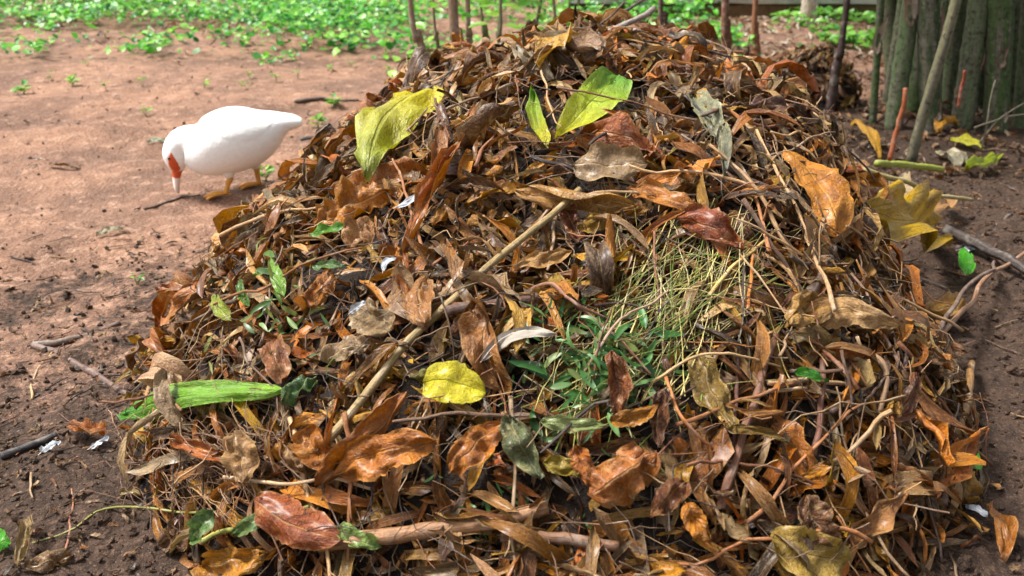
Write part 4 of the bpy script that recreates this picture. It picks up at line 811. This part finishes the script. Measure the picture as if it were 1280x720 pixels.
# ------------------------------------------------------------------ saplings and trunks
def foliage(parent, pts, n, spread, size, cols, name='crown', loc=(0, 0, 0)):
    tl = [leaf(1., rng.uniform(.35, .5), 6, 4, bend=rng.normal(0, .6), curl=rng.uniform(0, .5), wave=.05) for _ in range(8)]
    pts = np.asarray(pts); P = pts[rng.integers(len(pts), size=n)] + rng.normal(0, 1, (n, 3)) * spread; N_ = np.stack([rng.normal(0, .5, n), rng.normal(0, .5, n), np.ones(n)], -1)
    c = np.array([lin(cols[rng.integers(len(cols))]) * rng.uniform(.7, 1.2) for _ in range(n)]); b = MB(); scatter(b, tl, P - np.asarray(loc), frames(N_, rng.uniform(0, 6.28, n)), rng.uniform(size[0], size[1], n), c)
    return b.build(name, M['weed'], parent)
FC = [(98, 160, 56), (130, 178, 62), (80, 140, 50), (150, 180, 60)]
def sapling(label, pix, wpx, Y, col, top=2.6, crown=70, cat='sapling', name='sapling', limbs=3, group='saplings behind the heap', csize=(.06, .12), cspread=.2, low=0):
    pts_ = [at(x_, y_, Y) for x_, y_ in pix]; base = pts_[-1].copy(); base[2] = float(ground_z(base[0], base[1])) - .02
    base[0] += (pts_[-1][0] - pts_[-2][0]) / max(abs(pts_[-1][2] - pts_[-2][2]), .05) * (pts_[-1][2] - base[2]) * .5
    d0 = pts_[0] - pts_[1]; d0 = d0 / max(d0[2], .1); tip = pts_[0] + np.array([d0[0] * .35, .1, 1.]) * (top - pts_[0][2]) * np.array([1, 1, 1]); tip[2] = top
    r = wpx / 2 * (Y * math.cos(PITCH) + .7 * math.sin(PITCH)) / FPX
    root = empty(name, base); P = spline([base] + pts_[::-1] + [tip], 40); P[2:] += rng.normal(0, .0015, (38, 3)); b = MB()
    add_tube(b, P - base, np.linspace(r * 1.12, r * .45, 40) * (1 + .05 * rng.normal(0, 1, 40)), lin(col), 10); b.build('trunk', M['bark'], root)
    ends = [P[-1], P[-6]]
    for _ in range(limbs):
        k = int(np.searchsorted(P[:, 2], rng.uniform(1.2, 2.0))); k = min(k, 37); e = P[k] + np.array([rng.normal(0, .3), rng.normal(.1, .25), rng.uniform(.2, .5)]); b = MB(); q = wander(P[k], e, 8, .05, 2); add_tube(b, q - base, np.linspace(r * .45, r * .15, 8), lin(col), 6); b.build('limb', M['bark'], root); ends += [q[-1], q[-3]]
    for _ in range(low):
        V, F, uv = leaf(rng.uniform(.05, .11), .045, 5, 4, bend=-.5, fold=.2); c_ = MB(); c_.add(V, F, lin([(120, 180, 50), (150, 196, 70), (96, 160, 50)][rng.integers(3)]), None, uv); l_ = c_.build('leaf', M['weed'], root)
        w_ = rng.uniform(0, 6.28); place(l_, P[rng.integers(5, 20)] - base + rng.normal(0, .1, 3), (math.cos(w_), math.sin(w_), .2), (rng.normal(0, .4), -.4, 1))
    foliage(root, ends, crown, cspread, csize, FC, 'crown', base); tag(root, label, cat, group); return root
sapling('slender grey-brown leaning stem left of the thick trunk behind the heap', [(513, 0), (522, 40), (530, 76)], 11, 4.9, (138, 118, 98))
sapling('very thin stem just left of the thick trunk behind the heap', [(542, 0), (546, 40), (549, 74)], 5, 5.0, (126, 112, 88), crown=30, low=14)
sapling('thick grey-brown trunk behind the left shoulder of the heap', [(566, 0), (570, 36), (572, 66)], 19, 4.8, (134, 112, 92), crown=110, limbs=5)
sapling('grey stem growing close against the right of the thick trunk', [(584, 0), (586, 36), (588, 64)], 10, 4.9, (146, 124, 102), crown=50, low=14)
sapling('thin greenish stem, first to the right of the trunk pair', [(601, 0), (606, 30), (611, 60)], 6, 5.1, (120, 122, 84), crown=30, low=26)
sapling('thin greenish stem with a side branch behind the middle of the heap', [(626, 0), (624, 30), (622, 58)], 7, 5.0, (132, 124, 98), crown=30)
sapling('thin bowed stem left of the round green leaf behind the heap', [(676, 0), (661, 26), (664, 58)], 7, 4.9, (118, 108, 90), crown=40, low=24)
sapling('thin straight stem behind the round green leaf at the heap top', [(692, 0), (699, 24), (704, 54)], 6, 4.8, (132, 116, 96), crown=40, low=26)
sapling('thin stem right of the round green leaf behind the heap', [(712, 0), (709, 20), (708, 50)], 5, 5.0, (118, 112, 86), crown=30)
sapling('thin green stem left of the grey weathered stick', [(724, 0), (721, 22), (716, 50)], 6, 4.85, (112, 116, 74), crown=30, low=30)
stick('branch', 'thin dark branch slanting behind the top of the heap', [(722, 48, '4.6'), (760, 22, '4.55'), (810, -2, '4.5'), (850, -30, '4.5')], 5, (88, 74, 66), 'branch', taper=.8, sides=6)
for lab, pix, w_, Y_, col in [
    ('dark narrow trunk behind the very top of the heap', [(826, 0), (829, 15), (830, 30)], 11, 6.2, (92, 74, 64)),
    ('brown straight trunk left of its twin behind the heap', [(907, 0), (907, 24), (908, 46)], 14, 6.8, (116, 82, 66)),
    ('brown straight trunk with orange bark right of its twin', [(945, 0), (944, 30), (945, 62)], 12, 7.4, (134, 92, 66)),
    ('dark leaning thin trunk between the heap and the bamboo', [(1058, 0), (1048, 70), (1038, 132)], 14, 5.6, (74, 60, 56))]:
    sapling(lab, pix, w_, Y_, col, 3.4, 90, 'tree', 'young_tree', 4, 'young trees behind the heap', (.08, .15), .3)
sapling('pale trunk base in front of the low concrete step in the background', [(1012, -30), (1012, 0), (1008, 32)], 24, 9.0, (168, 158, 140), 4.5, 260, 'tree', 'tree', 5, None, (.1, .18), .5)

# ------------------------------------------------------------------ low concrete step in the background, right
st = empty('concrete_step', (2.0, 10.0, 0)); tag(st, 'low pale concrete step across the background on the right', 'step')
def rough_box(name, x0, x1, y0, y1, z0, z1, parent, mat, off):
    nx_, k = 40, 1; b = MB(); xx = np.linspace(x0, x1, nx_); prof = [(y0, z0), (y0, z1 - .02), (y0 + .02, z1), (y1 - .02, z1), (y1, z1 - .02), (y1, z0)]
    V = np.array([[x_, y_ + .02 * vn(x_ * 3 + q, q), z_ + .02 * vn(x_ * 4, q + 9)] for x_ in xx for q, (y_, z_) in enumerate(prof)]) - np.asarray(off)
    b.add(V, grid_faces(nx_ - 1, 5)); m_ = (nx_ - 1) * 6; b.F.append(np.array([[0, 1, 2], [0, 2, 3], [0, 3, 4], [0, 4, 5]])); b.F.append(np.array([[0, 2, 1], [0, 3, 2], [0, 4, 3], [0, 5, 4]]) + m_); b.mi += [np.zeros(4, int)] * 2
    return b.build(name, mat, parent, False)
rough_box('riser', .5, 5.4, 9.55, 10.4, -.1, .14, st, M['riser_brown'], st.location); rough_box('slab', .45, 5.45, 9.46, 13.5, .145, .225, st, M['concrete'], st.location)
lg = hit(478, 14, True); o = stick('log', 'short brown log lying among the ground cover at the top', [(452, 13, '9.6'), (478, 12, '9.65'), (502, 14, '9.7')], 9, (150, 112, 84), 'log', 'bark', taper=.9, sides=10)
o.location.z = float(ground_z(o.location.x, o.location.y)) + .12

# ------------------------------------------------------------------ green ground cover (nobody could count it)
def cover(name, label, n, fx, fy, dens, size, zmax, cols, kind='stuff', cat='ground cover'):
    tl = [leaf(1., rng.uniform(.55, .85), 4, 4, a=.5, b=.6, bend=rng.normal(-.3, .5), fold=rng.uniform(0, .5)) for _ in range(8)]
    x_ = rng.uniform(*fx, n); y_ = rng.uniform(*fy, n); k = rng.random(n) < dens(x_, y_); x_, y_ = x_[k], y_[k]; n = len(x_)
    hgt = zmax * np.clip(.55 + 1.1 * fbm(x_ * 1.7, y_ * 1.7, 3), .12, 1.2) * np.sqrt(rng.random(n)); zg = ground_z(x_, y_)
    N_ = np.stack([rng.normal(0, .4, n), rng.normal(-.2, .4, n), np.ones(n)], -1)
    c = np.array([lin(q) for q in cols])[rng.integers(len(cols), size=n)] * rng.uniform(.7, 1.25, (n, 1)); b = MB()
    scatter(b, tl, np.stack([x_, y_, zg + hgt + .01], -1), frames(N_, rng.uniform(0, 6.28, n)), rng.uniform(*size, n), c)
    return tag(b.build(name, M['weed']), label, cat, kind=kind)
GC = [(74, 158, 40), (98, 184, 48), (52, 120, 36), (122, 192, 60), (146, 202, 84), (60, 138, 50)]
def edge(x_): return 7.05 + .25 * np.sin(x_ * 1.7) + .7 * fbm(x_ * .9, x_ * 0 + 4, 3) + .25 * np.clip(x_ + 1.5, 0, 3)
cover('ground_cover', 'bright green leafy ground cover beyond the bare soil at the top left', 85000, (-9, 1.8), (6.7, 17), lambda x_, y_: sstep(-.3, .6, y_ - edge(x_) + .9 * fbm(x_ * 3, y_ * 3 + 5, 2)) * np.clip(sstep(-.25, .12, fbm(x_ * 1.3 + 20, y_ * 1.3, 3) + .10), .03, 1) * (1 - .9 * sstep(12.5, 17, y_)), (.022, .08), .30, GC)
cover('ground_cover', 'scattered green weeds on the leaf litter before the concrete step', 9000, (1.2, 5), (7, 9.6), lambda x_, y_: sstep(.1, .3, fbm(x_ * 1.5 + 3, y_ * 1.5 + 60, 3)), (.04, .09), .14, [(104, 160, 50), (120, 178, 60), (84, 140, 50)])

# small weeds on the bare soil
def weed(label, px, py, n=8, size=(.02, .045), group='weed seedlings on the bare soil', cols=FC):
    a_ = hit(px, py, True); root = empty('weed_seedling', (a_[0], a_[1], float(ground_z(a_[0], a_[1])))); b = MB(); tl = [leaf(1., .5, 5, 4, bend=-.6, fold=.3) for _ in range(4)]
    for k in range(max(2, n // 3)): q = np.array([rng.normal(0, .015), rng.normal(0, .015), rng.uniform(.02, .05)]); add_tube(b, [(0, 0, -.005), q * .5, q], [.0018, .0015, .001], lin((120, 150, 70)), 5)
    b.build('stem', M['weed'], root)
    for k in range(n):
        w_ = rng.uniform(0, 6.28); V, F, uv = tl[k % 4]; c = MB(); c.add(V * rng.uniform(*size), F, lin(cols[rng.integers(len(cols))]), None, uv); l_ = c.build('leaf', M['weed'], root)
        d = np.array([math.cos(w_), math.sin(w_), rng.uniform(.0, .5)]); place(l_, (d[0] * .006, d[1] * .006, rng.uniform(.012, .05)), d, (rng.normal(0, .2), -.2, 1))
    tag(root, label, 'weed', group)
weed('bright green weed tuft right behind the duck\'s feet', 332, 226, 14, (.03, .06)); weed('green weed beside the duck\'s tail near the heap', 398, 160, 16, (.03, .06)); weed('low grassy weed patch above the duck\'s tail', 418, 134, 16, (.03, .06))
weed('green weed clump at the far left edge of the bare soil', 30, 118, 14, (.04, .08)); weed('green weed right of the clump at the far left', 90, 108, 12, (.03, .07)); weed('tiny seedling by the curled rust leaf on dark soil', 172, 356, 6, (.012, .03))
for px_, py_ in [(66, 100), (132, 112), (178, 108), (256, 110), (308, 112), (346, 102), (372, 98), (412, 90), (438, 84), (110, 82), (344, 62), (462, 62), (486, 92), (484, 72), (182, 144), (312, 98)]:
    weed('tiny green seedling dotted over the sandy soil between duck and ground cover', px_, py_, 5, (.02, .05))

# ------------------------------------------------------------------ leaf litter, crumbs and chips on the soil
def litter(name, label, n, fx, fy, dens, size, cols, mat='leaf', tilt=.3, lift=.006, wild=1., cat='leaf litter', bits=True):
    tl = [rand_leaf(1., 6, 4, wild) for _ in range(20)]
    for v in tl: v[0][:, 0] -= .5
    x_ = rng.uniform(*fx, n); y_ = rng.uniform(*fy, n); k = (rng.random(n) < dens(x_, y_)) & (heap_r(x_, y_) > .93); x_, y_ = x_[k], y_[k]; n = len(x_)
    N_ = normal(x_, y_, ground_z) + rng.normal(0, tilt, (n, 3)); c = np.array([lin(q) for q in cols])[rng.integers(len(cols), size=n)] * rng.uniform(.7, 1.25, (n, 1)); b = MB()
    scatter(b, tl, np.stack([x_, y_, ground_z(x_, y_) + lift * rng.uniform(.3, 1.5, n)], -1), frames(N_, rng.uniform(0, 6.28, n)), rng.uniform(*size, n) ** 1, c)
    return tag(b.build(name, M[mat]), label, cat, kind='stuff')
LB = [(120, 84, 60), (96, 68, 52), (150, 112, 80), (78, 58, 48), (168, 132, 100), (140, 92, 58)]
litter('leaf_litter', 'small brown leaf crumbs on the dark soil left of the heap', 7500, (-2.6, .2), (1.15, 3.6), lambda x_, y_: np.clip(1.05 - sandy(x_, y_), .03, 1) * (.25 + .75 * sstep(-1.9, -.9, x_)), (.008, .04), LB + [(186, 150, 112), (60, 46, 40)], lift=.008)
litter('leaf_litter', 'brown leaf litter on the dark soil right of the heap', 2600, (.7, 3.2), (1.15, 4.4), lambda x_, y_: .2 + .8 * sstep(2.2, 3.6, y_), (.012, .045), LB, lift=.008)
litter('leaf_litter', 'leaf litter under the bamboo and behind the heap', 3200, (.9, 5), (4.2, 7.5), lambda x_, y_: .9 * (.35 + .65 * (fbm(x_ * 2, y_ * 2) > -.1)), (.05, .13), LB + [(196, 170, 150), (186, 150, 120)], lift=.015)
litter('leaf_litter', 'pale dry leaf litter before the concrete step', 2600, (.8, 5), (7.4, 9.5), lambda x_, y_: sstep(-.1, .1, fbm(x_ * 2 + 8, y_ * 2)), (.06, .14), [(206, 186, 164), (180, 150, 124), (220, 206, 190), (140, 104, 82)], lift=.02)
litter('leaf_litter', 'pale dry leaves lying among the green ground cover', 1500, (-7, 1), (7.6, 13), lambda x_, y_: sstep(-.05, .2, fbm(x_ * 1.2 + 80, y_ * 1.2)), (.07, .16), [(214, 196, 176), (150, 116, 90), (200, 176, 150), (110, 84, 66)], lift=.05)
litter('leaf_litter', 'sparse leaf specks on the sandy soil around the duck', 1100, (-4, .2), (3.2, 8.2), lambda x_, y_: .8 + 0 * x_, (.012, .045), LB + [(214, 206, 196)], lift=.006)
# soil crumbs
mb = MB(); bm_ = []
ico = np.array([[0, 0, 1], [.89, 0, .45], [.28, .85, .45], [-.72, .53, .45], [-.72, -.53, .45], [.28, -.85, .45], [.72, .53, -.45], [-.28, .85, -.45], [-.89, 0, -.45], [-.28, -.85, -.45], [.72, -.53, -.45], [0, 0, -1]])
icf = np.array([[0, 1, 2], [0, 2, 3], [0, 3, 4], [0, 4, 5], [0, 5, 1], [1, 6, 2], [2, 7, 3], [3, 8, 4], [4, 9, 5], [5, 10, 1], [2, 6, 7], [3, 7, 8], [4, 8, 9], [5, 9, 10], [1, 10, 6], [11, 7, 6], [11, 8, 7], [11, 9, 8], [11, 10, 9], [11, 6, 10]])
tl = [(ico * (1 + .35 * rng.normal(0, 1, (12, 1)).clip(-1, 1)) * np.array([1, rng.uniform(.6, 1), rng.uniform(.5, .9)]), icf, np.zeros((12, 2))) for _ in range(12)]
n = 26000; x_ = rng.uniform(-2.8, 3, n); y_ = 1.1 + 4.2 * rng.random(n) ** 1.6; k = (rng.random(n) < np.clip(1.05 - .99 * sandy(x_, y_), 0, 1)) & (heap_r(x_, y_) > .9); x_, y_ = x_[k], y_[k]; n = len(x_)
sz = .0025 + .008 * rng.random(n) ** 3 + .010 * (rng.random(n) < .02)
scatter(mb, tl, np.stack([x_, y_, ground_z(x_, y_) + sz * .3], -1), frames(rng.normal(0, 1, (n, 3)), rng.uniform(0, 6.28, n)), sz, np.full((n, 3), .1))
tag(mb.build('soil_crumbs', M['crumb'], smooth=False), 'loose dark crumbs of soil around the heap', 'soil', kind='stuff')
mb = MB()
for k in range(420):
    left = rng.random() < .55; x_, y_ = (rng.uniform(-2.2, -.4), rng.uniform(1.2, 3.4)) if left else (rng.uniform(.8, 2.8), rng.uniform(1.2, 5))
    if heap_r(x_, y_) < .95: continue
    w_ = rng.uniform(0, 6.28); L = rng.uniform(.02, .11); d = np.array([math.cos(w_), math.sin(w_), 0]) * L / 2; P = wander(np.array([x_, y_, 0]) - d, np.array([x_, y_, 0]) + d, 6, .06, 2); P[:, 2] = ground_z(P[:, 0], P[:, 1]) + .004 + .006 * rng.random(); r = rng.uniform(.001, .0035)
    V, F, tri, uv = tube(P, np.linspace(r, r * .6, 6), 5, False); mb.add(V, F, TW[rng.integers(len(TW))] * rng.uniform(.6, 1.1), None, uv)
tag(mb.build('twig_litter', M['twig']), 'short broken twigs strewn over the soil beside the heap', 'twigs', kind='stuff')
# small brown mound of leaves by the dark leaning trunk
mz = hit(1022, 132, True); mz[1] += .2; md = empty('leaf_mound', (mz[0], mz[1], 0)); tag(md, 'small mound of brown leaves by the dark leaning trunk', 'leaf mound')
def mh(x_, y_): return .27 * np.clip(1 - ((x_ / .30) ** 2 + (y_ / .26) ** 2), 0, 1) ** .7
gx, gy = np.meshgrid(np.linspace(-.32, .32, 40), np.linspace(-.3, .3, 40), indexing='ij'); b = MB(); b.add(np.stack([gx, gy, mh(gx, gy) + float(ground_z(mz[0], mz[1])) - .01 - .05 * (mh(gx, gy) < .001)], -1), grid_faces(39, 39)[:, ::-1]); b.build('darkened_humus_core', M['humus'], md)
n = 260; w_ = rng.uniform(0, 6.28, n); q = np.sqrt(rng.random(n)); x_ = .3 * q * np.cos(w_); y_ = .26 * q * np.sin(w_); b = MB()
scatter(b, tm, np.stack([x_, y_, mh(x_, y_) + float(ground_z(mz[0], mz[1])) + .02], -1), frames(normal(x_, y_, mh) + rng.normal(0, .4, (n, 3)), rng.uniform(0, 6.28, n)), rng.uniform(.07, .15, n), np.array([lin(c_) for c_ in LB + [(150, 120, 60)]])[rng.integers(7, size=n)])
tag(b.build('leaf_fragments', M['leaf'], md), kind='stuff')
